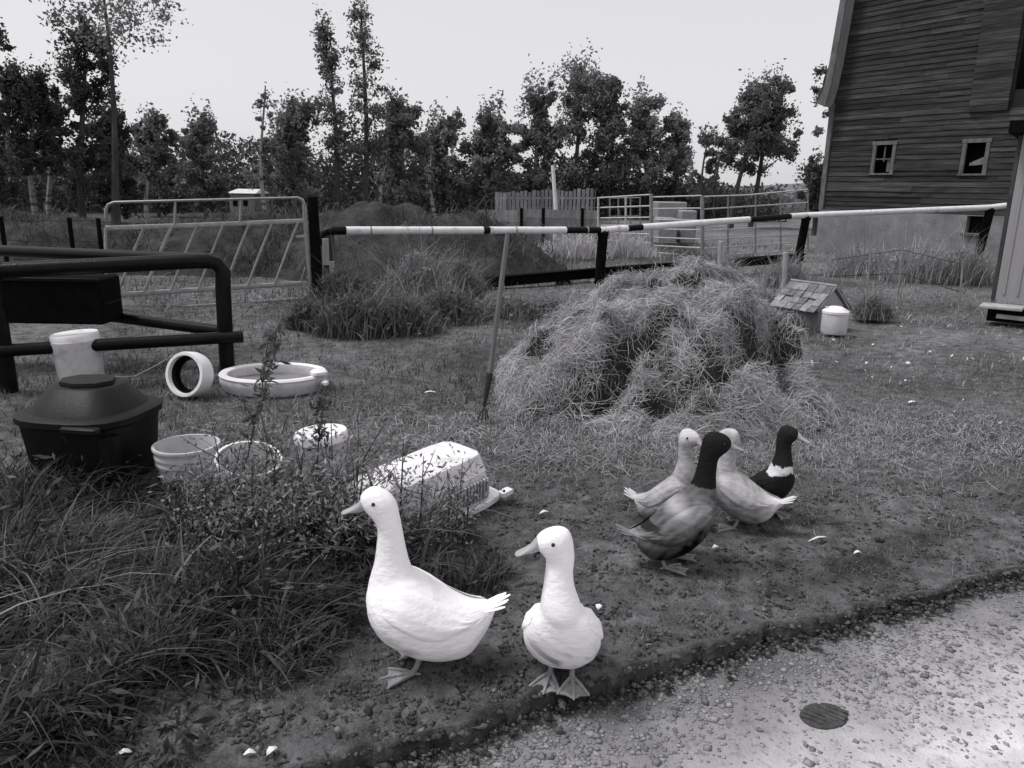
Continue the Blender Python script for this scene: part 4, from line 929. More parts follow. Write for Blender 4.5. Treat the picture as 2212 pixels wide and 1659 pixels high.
            # primaries lying along the top of the flank towards the rump
            for k in range(5):
                mb = MB(); rings = []; wv_ = .0105 * s
                for f, ww in ((0, .3), (.25, .9), (.5, 1), (.75, .9), (.93, .6), (1, .12)):
                    x = lerp(lerp(xa, xb, .50), xb - .012 * (2 - k * .5), f); w, zc, hh = flank(x, 0); q = lerp(.34 + .12 * k, .52 + .10 * k, f); o_ = .004 + .0006 * k
                    c = BW(x, sg * (w + o_) * math.cos(q) * (1 - .10 * math.sin(q)), zc + (hh + o_) * math.sin(q)); nn = (bm_ @ Vector((0, sg * math.cos(q), math.sin(q)))).normalized()
                    tg = (bm_ @ Vector((0, -sg * math.sin(q), math.cos(q)))).normalized()
                    rings.append([c - tg * wv_ * ww, c + nn * .0022 * s, c + tg * wv_ * ww, c - nn * .002 * s])
                mb.loft(rings); o = mb.build('primary_feather', M['plume'], t)
                lw = (np.array([tuple(p) for p in mb.v]) - np.array(base)) @ inv.T / s
                at = o.data.attributes.new('tone', 'FLOAT', 'POINT'); at.data.foreach_set('value', (tonef(lw[:, 0], lw[:, 1], lw[:, 2]) * (1.0 if tonef.__name__ == 'white' else tonef.wing)).astype(np.float32))
    # tail fan
    xt, zt2, zb2, _w = body[0]; zt3 = (zt2 + zb2) / 2
    for k in range(7):
        a_ = (k - 3) / 3; mb = MB(); p0 = BW(xt + .055, a_ * .018, zt3 + .002 - tail_up * .05); p1 = BW(xt - .045 + abs(a_) * .018, a_ * .042, zt3 + tail_up * .085 - abs(a_) * .014 + (.006 if k % 2 else 0)); d = (p1 - p0).normalized(); sdv = d.cross(Vector((0, 0, 1))).normalized(); upv = sdv.cross(d)
        rings = []
        for f, ww in ((0, .7), (.35, 1), (.75, .95), (.93, .6), (1, .12)):
            c = p0.lerp(p1, f); rings.append([c - sdv * .012 * s * ww, c + upv * .003 * s, c + sdv * .012 * s * ww, c - upv * .003 * s])
        mb.loft(rings); o = mb.build('tail_feather', M['plume'], t); lw = (np.array([tuple(p) for p in mb.v]) - np.array(base)) @ inv.T / s
        at = o.data.attributes.new('tone', 'FLOAT', 'POINT'); at.data.foreach_set('value', tonef(lw[:, 0], lw[:, 1], lw[:, 2]).astype(np.float32))
    # legs and webbed feet
    for k, (fx, fy) in enumerate(feet):
        mb = MB(); hip = BW(fx * .35 - .015, fy * .85, .14); ank = BW(fx - .022, fy, .016); mb.tube([hip, BW(fx * .6 - .03, fy * .95, .085), BW(fx - .036, fy, .045), ank], [.017 * s, .0125 * s, .0085 * s, .009 * s], 10)
        lg = mb.build('leg', M['foot'], t)
        mb = MB(); fa = (.12 if fy > 0 else -.12); fm = bm_ @ Matrix.Rotation(fa, 3, 'Z')
        def FP(x, y, z): return BW(fx - .025, fy, 0) + fm @ Vector((x * s, y * s, z * s))
        toes = [(.082, .050), (.104, .002), (.080, -.048)]
        web = [FP(0, .006, .012), FP(*toes[0], .003), FP(.084, .024, .002), FP(*toes[1], .003), FP(.083, -.022, .002), FP(*toes[2], .003), FP(0, -.006, .012)]
        c = FP(.035, 0, .011); lowp = [p - Vector((0, 0, .004 * s)) for p in web]; vs = web + [c] + lowp
        fs = [(7, i, i + 1) for i in range(6)] + [(7, 6, 0)] + [(i, i + 8, i + 9, i + 1) for i in range(6)] + [tuple(range(14, 7, -1))]
        mb.add(vs, fs)
        for tx, ty in toes: mb.tube([FP(0, 0, .013), FP(tx * .55, ty * .55, .012), FP(tx, ty, .005), FP(tx * 1.06, ty * 1.06, .002)], [.0068 * s, .0055 * s, .0042 * s, .0015 * s], 8)
        mb.tube([FP(0, 0, .012), FP(-.02, 0, .006)], [.006 * s, .003 * s], 8)
        mb.build('foot', M['foot'], lg)
    return t

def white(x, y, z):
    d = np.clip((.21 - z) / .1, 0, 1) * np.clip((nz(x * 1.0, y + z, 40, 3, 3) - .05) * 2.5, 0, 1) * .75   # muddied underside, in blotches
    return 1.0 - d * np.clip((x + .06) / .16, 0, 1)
S0 = -(CR.inverted() @ (G(905, 1432) - CAM)).z / F
KZ = 1.08
def bx(u): return (905 - u) * S0
def bz(v): return (1442 - v) * S0 * KZ
bodyA = [(bx(u), bz(a), bz(b), w * S0) for u, a, b, w in ((1070, 1300, 1318, 10), (1048, 1300, 1366, 34), (1012, 1298, 1408, 60), (965, 1277, 1418, 74), (920, 1248, 1414, 86), (880, 1228, 1400, 88), (842, 1230, 1378, 80), (818, 1245, 1352, 62), (803, 1265, 1325, 38), (797, 1285, 1298, 8))]
neckA = [(bx((f + b) / 2), 0, bz(v), (b - f) / 2 * S0, w * S0) for v, f, b, w in ((1310, 808, 895, 50), (1270, 803, 905, 50), (1240, 808, 898, 43), (1212, 816, 888, 35), (1180, 821, 881, 30), (1150, 824, 876, 28), (1128, 818, 872, 28), (1110, 802, 869, 29), (1095, 793, 866, 30), (1080, 791, 857, 27), (1068, 801, 842, 19), (1062, 812, 830, 9))]
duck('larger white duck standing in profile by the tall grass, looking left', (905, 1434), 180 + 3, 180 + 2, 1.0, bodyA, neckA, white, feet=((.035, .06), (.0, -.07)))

# a generic body in metres for the others
def gen(pitch=0.0, neck_h=1.0, lean=0.0, slim=1.0, head=1.0, drop=.035, nw=1.0):
    b = []
    for x, a, q, w in ((-.255, .262, .246, .012), (-.215, .255, .200, .040), (-.165, .262, .120, .078), (-.100, .292, .082, .108), (-.030, .328, .078, .126), (.030, .350, .092, .128), (.085, .350, .122, .116), (.125, .335, .165, .090), (.148, .305, .205, .052), (.156, .268, .245, .012)):
        zc = (a + q) / 2; b.append((x * math.cos(pitch) - (zc - .22) * math.sin(pitch) * .5, a + x * math.sin(pitch) - drop, q + x * math.sin(pitch) - drop, w * slim))
    nb = .07; up = .07 * math.sin(pitch) * 2 - drop
    k = neck_h; e = head
    n = [(nb, 0, .25 + up, .064, .068), (nb + .012, 0, .30 + up, .070, .068), (nb + .018 + lean * .1, 0, .345 + up, .061, .058), (nb + .018 + lean * .3, 0, .345 + .05 * k + up, .049, .047), (nb + .014 + lean * .55, 0, .345 + .10 * k + up, .044, .042), (nb + .012 + lean * .8, 0, .345 + .145 * k + up, .045, .042), (nb + .024 + lean, 0, .345 + .175 * k + up, .055 * e, .044 * e), (nb + .032 + lean, 0, .345 + .175 * k + .024 * e + up, .060 * e, .046 * e), (nb + .032 + lean, 0, .345 + .175 * k + .048 * e + up, .053 * e, .042 * e), (nb + .024 + lean, 0, .345 + .175 * k + .066 * e + up, .036 * e, .029 * e), (nb + .018 + lean, 0, .345 + .175 * k + .075 * e + up, .012, .012)]
    return b, [(a_, b_, c_, d_ * (nw if i < 6 else 1), e_ * (nw if i < 6 else 1)) for i, (a_, b_, c_, d_, e_) in enumerate(n)]
b, n = gen(.30, .90, .0, .97, 1.0, .050, 1.0)
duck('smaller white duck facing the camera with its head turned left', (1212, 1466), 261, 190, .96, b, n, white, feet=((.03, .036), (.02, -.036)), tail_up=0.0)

def drake(x, y, z):
    neck_ = (z > .378 - .1 * (x - .08) + .007 * nz(y * 1.0, x, 60, 2, 1)) & (x > -.02)
    belly_shade = np.clip((.27 - z) / .13, 0, 1) * np.clip((x + .22) / .2, 0, 1)  # shade on the underside, put into the plumage tone
    t = .135 + .04 * nz(x, y + z, 30, 3, 1) + .05 * nz(x * .7, z + y, 95, 2, 2) - .145 * belly_shade
    back = np.clip((z - .255) / .04, 0, 1) * np.clip((.02 - x) / .06, 0, 1)  # light falling on the back, put into the plumage tone
    t = t + .34 * back
    t = np.where((np.abs(x + .15) < .030) & (np.abs(z - .20) < .013), .02, t)
    return np.where(neck_, .012, np.where((x < -.20), t + .12, t)) 
drake.wing = 1.35
def fawn(x, y, z):
    t = .42 + .10 * nz(x, y + z, 28, 3, 1) + .10 * nz(x * .7, z + y, 90, 2, 2); t = t + np.clip((-.10 - x) / .1, 0, 1) * .30 - np.clip((.2 - z) / .1, 0, 1) * .20
    return t + np.clip((z - .52) / .05, 0, 1) * .22
fawn.wing = 1.05
def black(x, y, z):
    t = np.full_like(x, .016); bib = (z > .300 + .022 * nz(y, x, 38, 2, 3)) & (z < .348 + .012 * nz(x, y, 45, 2, 5)) & (x > .045 - .10 * np.clip((z - .32) / .03, 0, 1)); return np.where(bib, .72, t)
black.wing = 1.0
b, n = gen(.27, .98, .035, 1.04, 1.10, .018, .98)
duck('grey brown drake with a dark glossy head standing in front, facing right', (1462, 1218), 8, 6, .93, b, n, drake, feet=((.03, .05), (-.05, -.05)))
b, n = gen(.38, .95, .0, .85, 1.05, .035, .95)
duck('pale grey duck half hidden behind the drake, looking right', (1440, 1135), -38, -46, .80, b, n, fawn)
b, n = gen(.14, .84, -.02, 1.0, 1.05)
duck('pale fawn duck behind the drake with its white tail to the right', (1590, 1132), 160, 150, .84, b, n, fawn)
b, n = gen(.30, .88, .0, 1.0, 1.0)
duck('black duck with a white bib standing at the back right', (1652, 1106), -62, -28, .82, b, n, black)

# ------------------------------------------------------------------ grass, weeds, clods and pebbles
def poly_mask(px, X, Y):
    P = np.array([[*G(u, v)[:2]] for u, v in px]); inside = np.zeros(len(X), bool); n = len(P)
    for i in range(n):
        x1, y1 = P[i]; x2, y2 = P[(i + 1) % n]
        c = ((y1 > Y) != (y2 > Y)); inside ^= c & (X < (x2 - x1) * (Y - y1) / (y2 - y1 + 1e-12) + x1)
    return inside
def fan(n, r0, r1, power, amax=R(46)):
    u = rng.random(n); a = power
    r = (r0 ** a + u * (r1 ** a - r0 ** a)) ** (1 / a) if a != 0 else r0 * (r1 / r0) ** u
    th = rng.uniform(-amax, amax, n); return r * np.sin(th), r * np.cos(th)
tall_px = [(-260, 1800), (300, 1800), (420, 1640), (560, 1530), (700, 1440), (770, 1370), (800, 1300), (900, 1262), (1080, 1285), (1110, 1225), (1020, 1150), (840, 1095), (600, 1060), (330, 1050), (-100, 1020), (-400, 1000)]
hay_px = [(1075, 905), (1250, 965), (1500, 975), (1700, 920), (1765, 870), (1690, 790), (1300, 720), (1100, 770)]
def common_keep(X, Y, m=0.02):
    s, d = sd(X, Y); return d > m
# short turf
X, Y = fan(260000, 1.25, 8.0, .5); k = common_keep(X, Y, .015) & ~poly_mask(tall_px, X, Y)
dens = np.clip(.55 + 1.1 * nz(X, Y, 14, 2, 3), .12, 1) + .25 * np.clip((np.hypot(X, Y) - 2.2) / 2.5, 0, 1) + .25 * nz(X, Y, 4, 2, 1)
k &= (rng.random(len(X)) < dens) & (hay_h(X, Y) < .02); X, Y = X[k], Y[k]; n = len(X); rr = np.hypot(X, Y)
h = rng.gamma(4, .0048, n) * (.7 + .30 * rr / 3); w = rng.uniform(.0007, .0016, n) * (.6 + rr / 5)
V, Q = blades(np.stack([X, Y, gz(X, Y)], 1), h, w, rng.uniform(0, 6.28, n), rng.uniform(.2, 1.6, n), 2)
tn = rng.uniform(.40, 1.35, n) * np.clip(1.05 + .12 * (rr - 2) + .25 * np.clip(X - .8, 0, 1.6), .9, 1.8) * (1 + .35 * nz(X, Y, 3, 2, 4)); tn = np.where(rng.random(n) < .05, tn * 2.0, tn)
tag(np_mesh('short_grass', V, Q, None, M['grass'], None, np.repeat(tn, 4)), kind='stuff')
# lush tall grass, lower left
n0 = 60000; Pp = np.array([[*G(u, v)[:2]] for u, v in tall_px]); lo, hi = Pp.min(0), Pp.max(0)
X = rng.uniform(max(lo[0], -3.8), hi[0], n0 * 4); Y = rng.uniform(max(lo[1], .75), hi[1], n0 * 4); k = poly_mask(tall_px, X, Y) & common_keep(X, Y, .1)
k &= (np.abs(X) / np.maximum(Y, .1) < 1.05) & (rng.random(len(X)) < np.clip(1.5 / np.hypot(X, Y), .3, 1)); X, Y = X[k][:30000], Y[k][:30000]; n = len(X)
edge_s, edge_d = sd(X, Y)
tuft = np.clip(.58 + .85 * nz(X, Y, 5.5, 3, 2), .10, 1.2)
hscale = np.clip((edge_d - .05) / .55, .22, 1) * tuft
h = rng.gamma(4, .048, n).clip(.03, .55) * hscale * 1.0; w = rng.gamma(4, .0011, n).clip(.0018, .0105) * np.clip(hscale + .3, .5, 1)
ang = nz(X, Y, 5.0, 2, 6) * 3.0 + rng.normal(0, 1.1, n) + .5
V, Q = blades(np.stack([X, Y, gz(X, Y)], 1), h, w, ang, rng.uniform(.3, 1.7, n), 6, 1.25)
tn = rng.uniform(.08, 1.0, n) * np.clip(.68 + .6 * nz(X, Y, 2.5, 2, 5), .4, 1.2); tn = np.where(rng.random(n) < .07, tn * 2.2, tn)  # blade tone kept low: vignette darkening at lower left put into colour
tb = np.repeat(tn, 12)
m_ = rng.integers(0, n, 9000); Pl = np.stack([X[m_], Y[m_], gz(X[m_], Y[m_]) + h[m_] * rng.uniform(.15, .85, 9000)], 1) + rng.normal(0, .02, (9000, 3)); Pl = Pl[Pl[:, 2] > .01]
V2, Q2, T2_ = leaf_quads(Pl, rng.uniform(.012, .038, len(Pl)), rng.uniform(.12, .8, len(Pl)), .25, .26)
V, Q, tb = cat_meshes([(V, Q, tb), (V2, Q2, T2_)])
tag(np_mesh('tall_grass', V, Q, None, M['grass'], None, tb), kind='stuff')
# meadow beyond
X, Y = fan(100000, 4.6, 26, .4); k = common_keep(X, Y, .1) & (hay_h(X, Y) < .02)
cl = nz(X, Y, 1.1, 3, 3); k &= rng.random(len(X)) < np.clip(.6 + .6 * cl, .12, 1); X, Y = X[k], Y[k]; n = len(X); rr = np.hypot(X, Y); cl = cl[k]
right = np.clip((X - .5) / 2, 0, 1)
h = rng.gamma(4, .020, n) * np.clip(.55 + .6 * cl + .05 * (rr - 5), .35, 2.4) * (1 - .25 * right); w = rng.uniform(.0022, .0048, n) * (.6 + rr / 9)
V, Q = blades(np.stack([X, Y, gz(X, Y)], 1), h, w, rng.normal(.4, 1.4, n), rng.uniform(.2, 1.5, n), 3)
tn = rng.uniform(.4, 1.3, n) * np.where((Y > 16) & (X < 5), .5, 1) * (.72 + .60 * right) * (1 + .6 * nz(X, Y, 1.1, 3, 6)); tn = np.where(rng.random(n) < .05, tn * 2.0, tn)
tag(np_mesh('meadow_grass', V, Q, None, M['grass'], None, np.repeat(tn, 6)), kind='stuff')
# straw litter round the hay
n0 = 20000; X = rng.normal(hay.location.x + .2, 1.25, n0); Y = rng.normal(4.75, .55, n0); k = common_keep(X, Y, .25) & (hay_h(X, Y) < .05) & (Y > 3.1) & (rng.random(n0) < np.clip((Y - 3.0) / 1.0, 0, 1)); X, Y = X[k], Y[k]; n = len(X)
a = rng.uniform(0, 6.28, n); ln = rng.gamma(3, .024, n).clip(.02, .22); tt = np.linspace(-.5, .5, 3)[None]; bend = rng.normal(0, .6, n)
cx = X[:, None] + np.cos(a[:, None] + bend[:, None] * tt) * ln[:, None] * tt; cy = Y[:, None] + np.sin(a[:, None] + bend[:, None] * tt) * ln[:, None] * tt
cz = gz(cx, cy) + .012 + rng.uniform(0, .035, n)[:, None] * (1 - (2 * tt) ** 2); sa = a + np.pi / 2
V, Q = ribbons(np.stack([cx, cy, cz], -1), rng.uniform(.0006, .0014, n)[:, None] * np.ones((1, 3)), np.stack([np.cos(sa), np.sin(sa), rng.normal(0, .5, n)], 1))
tag(np_mesh('straw_litter', V, Q, None, M['hay'], None, np.repeat(rng.uniform(.25, .95, n) * np.clip(1.2 - np.abs(Y - 4.75) * .6, .4, 1.1), 6)), kind='stuff')

ICO = None
def rocks(P, size, squash, tone, name, mat, low=False, jit=.22, smooth=True):
    """low stones: a jittered octahedron split once, 18 vertices"""
    import bmesh
    bm = bmesh.new(); bmesh.ops.create_icosphere(bm, subdivisions=1, radius=1.0)
    if low: bm.free(); bm = bmesh.new(); [bm.verts.new(q) for q in ((1,0,0),(-1,0,0),(0,1,0),(0,-1,0),(0,0,1),(0,0,-1))]; bm.verts.ensure_lookup_table(); [bm.faces.new([bm.verts[i] for i in f]) for f in ((0,2,4),(2,1,4),(1,3,4),(3,0,4),(2,0,5),(1,2,5),(3,1,5),(0,3,5))]; bm.verts.index_update()
    if True:
        pass
    v0 = np.array([v.co[:] for v in bm.verts]); f0 = np.array([[v.index for v in f.verts] for f in bm.faces]); bm.free()
    N = len(P); nv = len(v0); V = v0[None] * (1 + rng.uniform(-jit, jit, (N, nv, 1)))
    ax = np.stack([rng.uniform(.75, 1.35, N), rng.uniform(.7, 1.1, N), squash * rng.uniform(.7, 1.2, N)], 1); V = V * ax[:, None, :] * size[:, None, None]
    a = rng.uniform(0, 6.28, N); c, s = np.cos(a)[:, None], np.sin(a)[:, None]; x = V[..., 0] * c - V[..., 1] * s; y = V[..., 0] * s + V[..., 1] * c
    V = np.stack([x, y, V[..., 2]], -1) + P[:, None, :]
    T = (np.arange(N) * nv)[:, None, None] + f0[None]
    o = np_mesh(name, V, None, T.reshape(-1, 3), M[mat], None, np.repeat(tone, nv), smooth=smooth); return tag(o, kind='stuff')
# pebbles on the road edge
n0 = 70000; s_ = rng.uniform(-1.2, 5.5, n0); d_ = -rng.gamma(1.35, .20, n0).clip(.0, 1.6)
w_ = lipw(s_); X = O2[0] + s_ * T2[0] + (d_ + w_) * N2[0]; Y = O2[1] + s_ * T2[1] + (d_ + w_) * N2[1]
k = (np.hypot(X, Y) > .9) & (rng.random(n0) < np.clip(2.2 / np.hypot(X, Y), 0, 1) * np.clip(.85 + .7 * nz(X, Y, 4, 2, 2), .1, 1)); X, Y, d_, s_ = X[k][:20000], Y[k][:20000], d_[k][:20000], s_[k][:20000]
sz = rng.gamma(2.2, .0021, len(X)).clip(.0015, .0165); Z = road_z(X, Y, s_, d_) + sz * (.15 - .35 * np.clip(-d_ - .3, 0, 1))
rocks(np.stack([X, Y, Z], 1), sz, .5, rng.uniform(.55, 1.25, len(X)) * np.clip(.72 + .55 * -d_, .7, 1.3), 'gravel', 'pebble', low=True, jit=.38)
# soil crumbs on the turf side and along the cut edge
X, Y = fan(40000, 1.2, 4.6, .3); s_, d_ = sd(X, Y); k = (d_ > .01) & ~poly_mask(tall_px, X, Y); X, Y = X[k], Y[k]
s2 = rng.uniform(-.9, 4.5, 4200); d2 = rng.normal(-.012, .03, 4200); w2 = lipw(s2); X2 = O2[0] + s2 * T2[0] + (d2 + w2) * N2[0]; Y2 = O2[1] + s2 * T2[1] + (d2 + w2) * N2[1]
Xa, Ya = np.concatenate([X[:20000], X2]), np.concatenate([Y[:20000], Y2]); sz = np.concatenate([rng.gamma(2.2, .0028, len(X[:20000])).clip(.002, .016), rng.gamma(2.2, .0034, 4200).clip(.002, .017)])
Za = np.concatenate([gz(X[:20000], Y[:20000]) + .001, np.where(d2 > 0, gz(X2, Y2), -.03 - .025 * rng.random(4200))])
tn = rng.uniform(.4, 1.5, len(Xa)); tn = np.where(rng.random(len(Xa)) < .012, tn * 2.0, tn)
rocks(np.stack([Xa, Ya, Za], 1), sz, .55, tn, 'soil_crumbs', 'clod', low=True, jit=.45, smooth=False)

# pale clover heads and down scattered over the right hand pasture
n0 = 420; X = rng.uniform(1.2, 7.0, n0); Y = rng.uniform(4.0, 13.0, n0); k = (hay_h(X, Y) < .01) & (rng.random(n0) < np.clip(.6 + .7 * nz(X, Y, 1.3, 2, 5), .1, 1)); X, Y = X[k], Y[k]
V, Q, T = leaf_quads(np.stack([X, Y, gz(X, Y) + rng.uniform(.01, .07, len(X))], 1), rng.uniform(.008, .024, len(X)), np.ones(len(X)), .4, .6)
tag(np_mesh('clover_flowers', V, Q, None, M['feather'], None, T), kind='stuff')

# weeds: single stems with leaves
def weed(u, vroot, vtip, utip, seed, label, leaf=.022, n=46, spike=False, group='tall weeds among the pails'):
    r = np.random.default_rng(seed); b = G(u, vroot); t = D(utip, vtip, b.y + r.normal(0, .05)); b.z = float(gz(b.x, b.y))
    w = thing('weed', label, 'weed', tuple(b), group); bow = Vector((r.normal(0, .03), r.normal(0, .03), 0))
    stem = [b, b.lerp(t, .35) + bow, b.lerp(t, .7) + bow * .9, t]; mb = MB(); mb.tube(stem, [.005, .004, .003, .0015], 6)
    bp = []
    for k in range(5):
        f = r.uniform(.25, .8); p = b.lerp(t, f) + bow * .9; q = p + Vector((r.normal(0, .07), r.normal(0, .07), r.uniform(.05, .16))); mb.tube([p, p.lerp(q, .5) + Vector((0, 0, -.01)), q], [.0025, .002, .001], 5); bp.append((p, q))
    mb.build('stem', M['bark'], w)
    P = []
    for k in range(n):
        if r.random() < .55: f = r.uniform(.12, 1.0); c = b.lerp(t, f) + bow * min(1, f * 1.5)
        else: p, q = bp[r.integers(5)]; c = p.lerp(q, r.uniform(.2, 1))
        sp = .012 if spike and f > .6 else .035; P.append([c.x + r.normal(0, sp), c.y + r.normal(0, sp), c.z + r.normal(0, .02)])
    if spike:
        for k in range(n * 2): f = r.uniform(.62, 1.02); c = b.lerp(t, f) + bow * .9; P.append([c.x + r.normal(0, .020), c.y + r.normal(0, .020), c.z + r.normal(-.01, .016)])
    P = np.array(P); V, Q, T = leaf_quads(P, r.uniform(.5, 1.2, len(P)) * leaf * (.62 if spike else .9), (r.uniform(.5, 1.4, len(P)) if spike else r.uniform(1.0, 3.4, len(P))), .0, .32)
    np_mesh('leaves', V, Q, None, M['leaf'], w, T)
rw = random.Random(4)
weed(492, 1120, 712, 582, 1, 'tallest weed with a drooping dark seed head beside the fence post', .045, 80, True)
weed(686, 1110, 845, 704, 2, 'tall weed with a hanging seed spike right of the tub', .038, 60, True)
spots = [(545, 1135, 880, 560), (470, 1100, 905, 455), (610, 1130, 900, 620), (640, 1150, 915, 655), (720, 1150, 905, 715), (770, 1160, 930, 775), (815, 1165, 915, 830), (585, 1160, 940, 575), (860, 1150, 930, 872), (905, 1170, 985, 915),
         (955, 1170, 1010, 965), (660, 1185, 960, 640), (745, 1190, 985, 760), (500, 1165, 960, 520), (690, 1205, 1010, 700), (800, 1205, 1010, 790), (560, 1200, 990, 545), (930, 1200, 1040, 945), (450, 1150, 980, 430), (620, 1210, 1010, 630), (870, 1215, 1060, 880), (1000, 1195, 1050, 1010), (530, 1185, 1010, 505), (720, 1225, 1040, 735), (980, 1160, 990, 1000), (400, 1190, 1060, 395)]
ORD = ['', 'second ', 'third ', 'fourth ', 'fifth ', 'sixth ', 'seventh ', 'eighth ', 'ninth ', 'tenth ']
seen = {}
for k, (u, vr, vt, ut) in sorted(enumerate(spots), key=lambda q: q[1][3]):
    what = 'beside the ribbed bucket' if ut < 470 else 'over the tilted bucket' if ut < 600 else 'over the lidded bucket' if ut < 745 else 'before the left end of the crate' if ut < 890 else 'before the vent of the crate'
    hh = 'tall' if vr - vt > 225 else 'short' if vr - vt < 175 else 'middling'
    ln_ = 'leaning left' if ut < u - 8 else 'leaning right' if ut > u + 8 else 'upright'
    key = (what, hh, ln_); q = seen.get(key, 0); seen[key] = q + 1
    weed(u, vr, vt, ut, 20 + k, (ORD[q] + '%s leafy weed %s %s' % (hh, ln_, what)) + (' from the left' if q else ''), rw.uniform(.015, .024), rw.randint(80, 150))
# low broad weeds filling that patch
n0 = 8500; pxp = [(400, 1190), (430, 1090), (640, 1075), (830, 1110), (1010, 1165), (1000, 1210), (830, 1215), (700, 1260), (480, 1260)]
Pp = np.array([[*G(u, v)[:2]] for u, v in pxp]); lo, hi = Pp.min(0), Pp.max(0); X = rng.uniform(lo[0], hi[0], n0); Y = rng.uniform(lo[1], hi[1], n0); k = poly_mask(pxp, X, Y); X, Y = X[k], Y[k]
Z = gz(X, Y) + rng.gamma(2.4, .07, len(X)).clip(.01, .48); V, Q, T = leaf_quads(np.stack([X, Y, Z], 1), rng.uniform(.007, .019, len(X)), rng.uniform(.7, 3.2, len(X)), .1, .32)
tag(np_mesh('low_weeds', V, Q, None, M['leaf'], None, T), kind='stuff')

# weed clumps in the middle distance, before the heap
def clump(u, v, wpx, hpx, seed, label, light=1.0, group='weed clumps before the earth heap', leafy=1.0):
    r = np.random.default_rng(seed); b = G(u, v); s = -(CR.inverted() @ (b - CAM)).z / F; Wm = wpx * s / 2; Hm = hpx * s
    o = thing('weed_clump', label, 'weeds', tuple(b), group)
    n = int(700 + 6 * wpx); X = b.x + r.normal(0, Wm * .5, n); Y = b.y + Wm * .4 + r.normal(0, Wm * .35, n); e = np.exp(-((X - b.x) / Wm) ** 2); light = light * 1.35
    h = r.gamma(6, Hm / 7, n) * (.35 + .65 * e)
    V1, Q1 = blades(np.stack([X, Y, np.zeros(n)], 1), h, r.uniform(.004, .009, n), r.uniform(0, 6.28, n), r.uniform(.1, .9, n), 4); T1 = np.repeat(r.uniform(.35, 1.1, n) * light, 8)
    np_mesh('blades', V1, Q1, None, M['grass'], o, T1)
    m = int(n * leafy); X = b.x + r.normal(0, Wm * .5, m); Y = b.y + Wm * .4 + r.normal(0, Wm * .35, m); e = np.exp(-((X - b.x) / Wm) ** 2); Z = r.beta(1.6, 1.6, m) * Hm * (.3 + .8 * e)
    V, Q, T = leaf_quads(np.stack([X, Y, Z], 1), r.uniform(.02, .05, m), r.uniform(.5, 1.5, m) * light, .1, .36); np_mesh('leaves', V, Q, None, M['leaf'], o, T)
for k, (u, v, w, h, l, lab) in enumerate(((665, 715, 90, 60, .8, 'low dark weed clump nearest the gate post'), (760, 730, 150, 85, .8, 'broad dark weed clump before the earth heap'), (860, 725, 150, 80, 1.0, 'weed clump with pale tips in the middle of the row'), (960, 705, 150, 78, 1.0, 'leafy weed clump left of the pitchfork'),
        (905, 660, 160, 105, 1.5, 'tallest pale weed clump against the earth heap'), (990, 655, 90, 90, 1.2, 'upright weed clump at the end of the black beam'), (1090, 690, 150, 42, 1.3, 'low pale weed clump beneath the black beam'), (1190, 690, 120, 40, 1.4, 'low weed clump beside the beam block'), (735, 660, 130, 70, .9, 'weed clump at the foot of the pale stump post'))):
    clump(u, v, w, h, 60 + k, lab, l)
for k, (u, v, w, h, l, lab) in enumerate(((1240, 560, 160, 55, 2.2, 'pale flowering weeds under the white rail left of its black post'), (1350, 560, 130, 55, 2.3, 'pale flowering weeds right of the middle rail post'), (1080, 556, 130, 30, 2.6, 'pale grass strip beyond the earth heap'), (1560, 612, 70, 60, 1.6, 'flowering weeds round the stake behind the hay'), (1700, 622, 90, 60, 1.5, 'flowering weeds round the stake near the kennel'),
        (1880, 600, 160, 60, 1.5, 'long grass along the barn foundation at its left end'), (1990, 610, 170, 75, 1.7, 'long pale grass below the barn windows'), (2090, 615, 130, 75, 1.5, 'long grass beneath the right rail post'), (1650, 680, 90, 45, 1.2, 'weed clump right behind the hay pile shoulder'), (1890, 690, 80, 45, 1.0, 'weed clump right of the kennel'), (1700, 715, 80, 35, .9, 'dark weed clump left of the kennel'))):
    clump(u, v, w, h, 90 + k, lab, l * 1.3, 'weed clumps in the far yard', .25)

# earth heaps behind the gate
def heap(name, label, cx, cy, rx, ry, h, seed):
    n, m = 70, 40; a, b = np.meshgrid(np.linspace(-1.1, 1.1, n), np.linspace(-1.1, 1.1, m), indexing='ij'); r = np.hypot(a, b); X = cx + a * rx; Y = cy + b * ry
    Z = h * np.clip(1 - r ** 2.6, -.1, 1) + np.clip(1.1 - r, 0, 1) * (.34 * nz(X, Y, 1.7, 3, seed) + .22 * nz(X, Y, 4.2, 3, seed + 1)) * min(h, 1.2) - .05
    i = np.arange(n * m).reshape(n, m); t = thing(name, label, 'earth heap', (cx, cy, 0))
    np_mesh('mound', np.stack([X, Y, Z], -1), np.stack([i[:-1, :-1], i[1:, :-1], i[1:, 1:], i[:-1, 1:]], -1).reshape(-1, 4), None, M['heap'], t, smooth=True)
    k = rng.integers(0, n * m, 8000); P = np.stack([X, Y, Z], -1).reshape(-1, 3)[k] + rng.normal(0, .09, (8000, 3)) * [1, 1, .3]; P = P[P[:, 2] > 0]
    V, Q = blades(P, rng.gamma(3, .05, len(P)) * np.clip(.8 + 1.1 * nz(P[:, 0], P[:, 1], 1.8, 2, 3), .15, 2), rng.uniform(.006, .014, len(P)), rng.uniform(0, 6.28, len(P)), rng.uniform(.2, 1.4, len(P)), 3); tag(np_mesh('weed_cover', V, Q, None, M['grass'], t, np.repeat(rng.uniform(.12, .75, len(P)), 6)), kind='stuff')
p = D(880, 560, 14.2); heap('earth_heap', 'dark weedy earth heap behind the white rail', p.x, 14.2, 3.1, 2.2, 1.10, 1)
